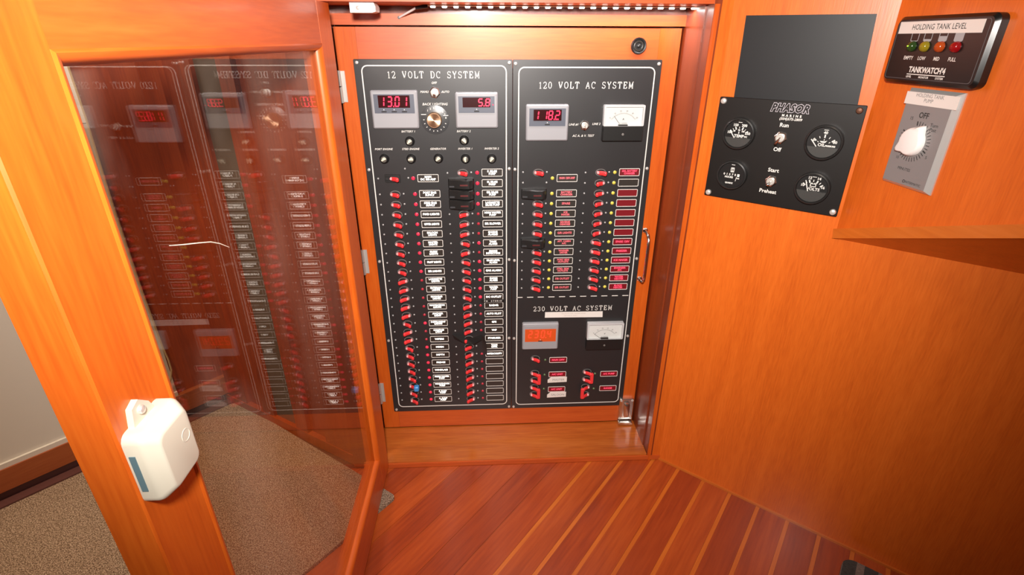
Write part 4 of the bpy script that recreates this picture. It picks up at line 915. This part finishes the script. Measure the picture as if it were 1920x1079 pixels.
words(tw, PRINT, [("TANKWATCH'4", 0.0975, 0.9150, 0.0098, dict(bold=0.0004, sx=0.86))] + [(t_, u, 0.9062, 0.0036, dict(bold=0.0001)) for t_, u in (('LEVEL', 0.0705), ('MONITOR', 0.0960), ('SYSTEM', 0.1215))], TWW)
MB().box(0.0660, 0.1290, 0.9088, 0.9099, 0.014, 0.0142).build('underline', PRINT, tw, smooth=0)

pt = thing('pump_timer', FM, 'grey aluminium wall plate timer with white knob below the tank monitor', 'timer')
q0, q1, k0, k1 = 0.0680, 0.1560, 0.7600, 0.8915
MB().loft([([(q0, k0), (q1, k0), (q1, k1), (q0, k1)], 0.0), ([(q0, k0), (q1, k0), (q1, k1), (q0, k1)], 0.002), ([(q0 + 0.004, k0 + 0.004), (q1 - 0.0075, k0 + 0.004), (q1 - 0.0075, k1 - 0.004), (q0 + 0.004, k1 - 0.004)], 0.0065)]).build('wall_plate', TIMERE, pt, smooth=0)
MB().box(q0 + 0.0042, q1 - 0.0077, k0 + 0.0042, k1 - 0.0042, 0.0064, 0.0068).build('face_plate', TIMERM, pt, smooth=0)
MB().prism([(q0 + 0.001, k1 - 0.0205), (q1 - 0.0012, k1 - 0.0205), (q1 - 0.0012, k1 - 0.0045), (q0 + 0.001, k1 - 0.0045)], 0.0066, 0.0074).build('paper_label', TAPE, pt, smooth=0)
tt = MB().text('HOLDING TANK\nPUMP', 0.1095, k1 - 0.0110, 0.0068, 0.0076, sx=0.9, line=0.9); place('label_lettering', tt.flat('label_lettering', plain('label_print', (0.22, 0.20, 0.20), 0.5)), pt)
KC = (0.1065, 0.8235)
tk = MB()
for i in range(31):
    t = math.radians(108 - 10 - i * 10.2 + 0); lo_, hi_ = 0.0215, 0.0272
    if -250 < math.degrees(t): tk.line((KC[0] + lo_ * math.cos(t), KC[1] + lo_ * math.sin(t)), (KC[0] + hi_ * math.cos(t), KC[1] + hi_ * math.sin(t)), 0.0018 if i in (0, 12, 24, 30) else 0.0009, 0.0068, 0.0070)
place('dial_marks', tk.flat('dial_marks', PRINTB), pt)
words(pt, PRINTB, [('OFF', 0.1095, 0.8585, 0.0105, dict(bold=0.0002, sx=0.9)), ('15', 0.0905, 0.8530, 0.0062), ('Turn\nPast', 0.1310, 0.8455, 0.0066, dict(line=0.85)), ('5', 0.1350, 0.8070, 0.0058), ('10', 0.0870, 0.7985, 0.0058), ('MINUTES', 0.1050, 0.7850, 0.0056), ('INTERMATIC', 0.1275, 0.7690, 0.0048)], 0.0071)
MB().ring(circ(0.1112, 0.7692, 0.0022, 12), circ(0.1112, 0.7692, 0.0014, 12), 0.0068, 0.0071).build('maker_mark', PRINTB, pt, smooth=0)
kp = []
for i in range(48):
    a = 2 * math.pi * i / 48; r = 0.0195
    for ta, amp in ((math.radians(62), 0.0075), (math.radians(214), 0.0095)):
        d = math.atan2(math.sin(a - ta), math.cos(a - ta)); r += amp * max(0, 1 - abs(d) / 0.42) ** 1.2
    kp.append((r * math.cos(a), r * math.sin(a)))
def sc_(k): return [(x * k, y * k) for x, y in kp]
MB().loft([(sc_(1.0), 0.0072), (sc_(1.0), 0.0085), (sc_(0.97), 0.0115), (sc_(0.88), 0.0150), (sc_(0.80), 0.0156)]).build('knob', KNOBW, pt, (KC[0], 0, KC[1]), smooth=50)

# ------------------------------------------------------------------ striped rug corner, lower right
rgm = frame((0.655, -0.402, 0), RW_E)
rg = MB(); rp = rrect(0.012, 0.75, -0.60, -0.004, 0.022, 5)
# polygon in plan: u along the bulkhead, depth towards the viewer
pts = [(u, d) for u, d in rp]; k = len(pts)
rg.add([(u, 0.0006, -d) for u, d in pts] + [(u, 0.007, -d) for u, d in pts], [tuple(range(k)), tuple(range(2 * k - 1, k - 1, -1))] + [(i, (i + 1) % k, k + (i + 1) % k, k + i) for i in range(k)])
rug = rg.build('rug', RUGM, smooth=0); rug.matrix_world = rgm
tag(rug, 'grey striped woven rug with a rounded corner against the right bulkhead', 'rug')
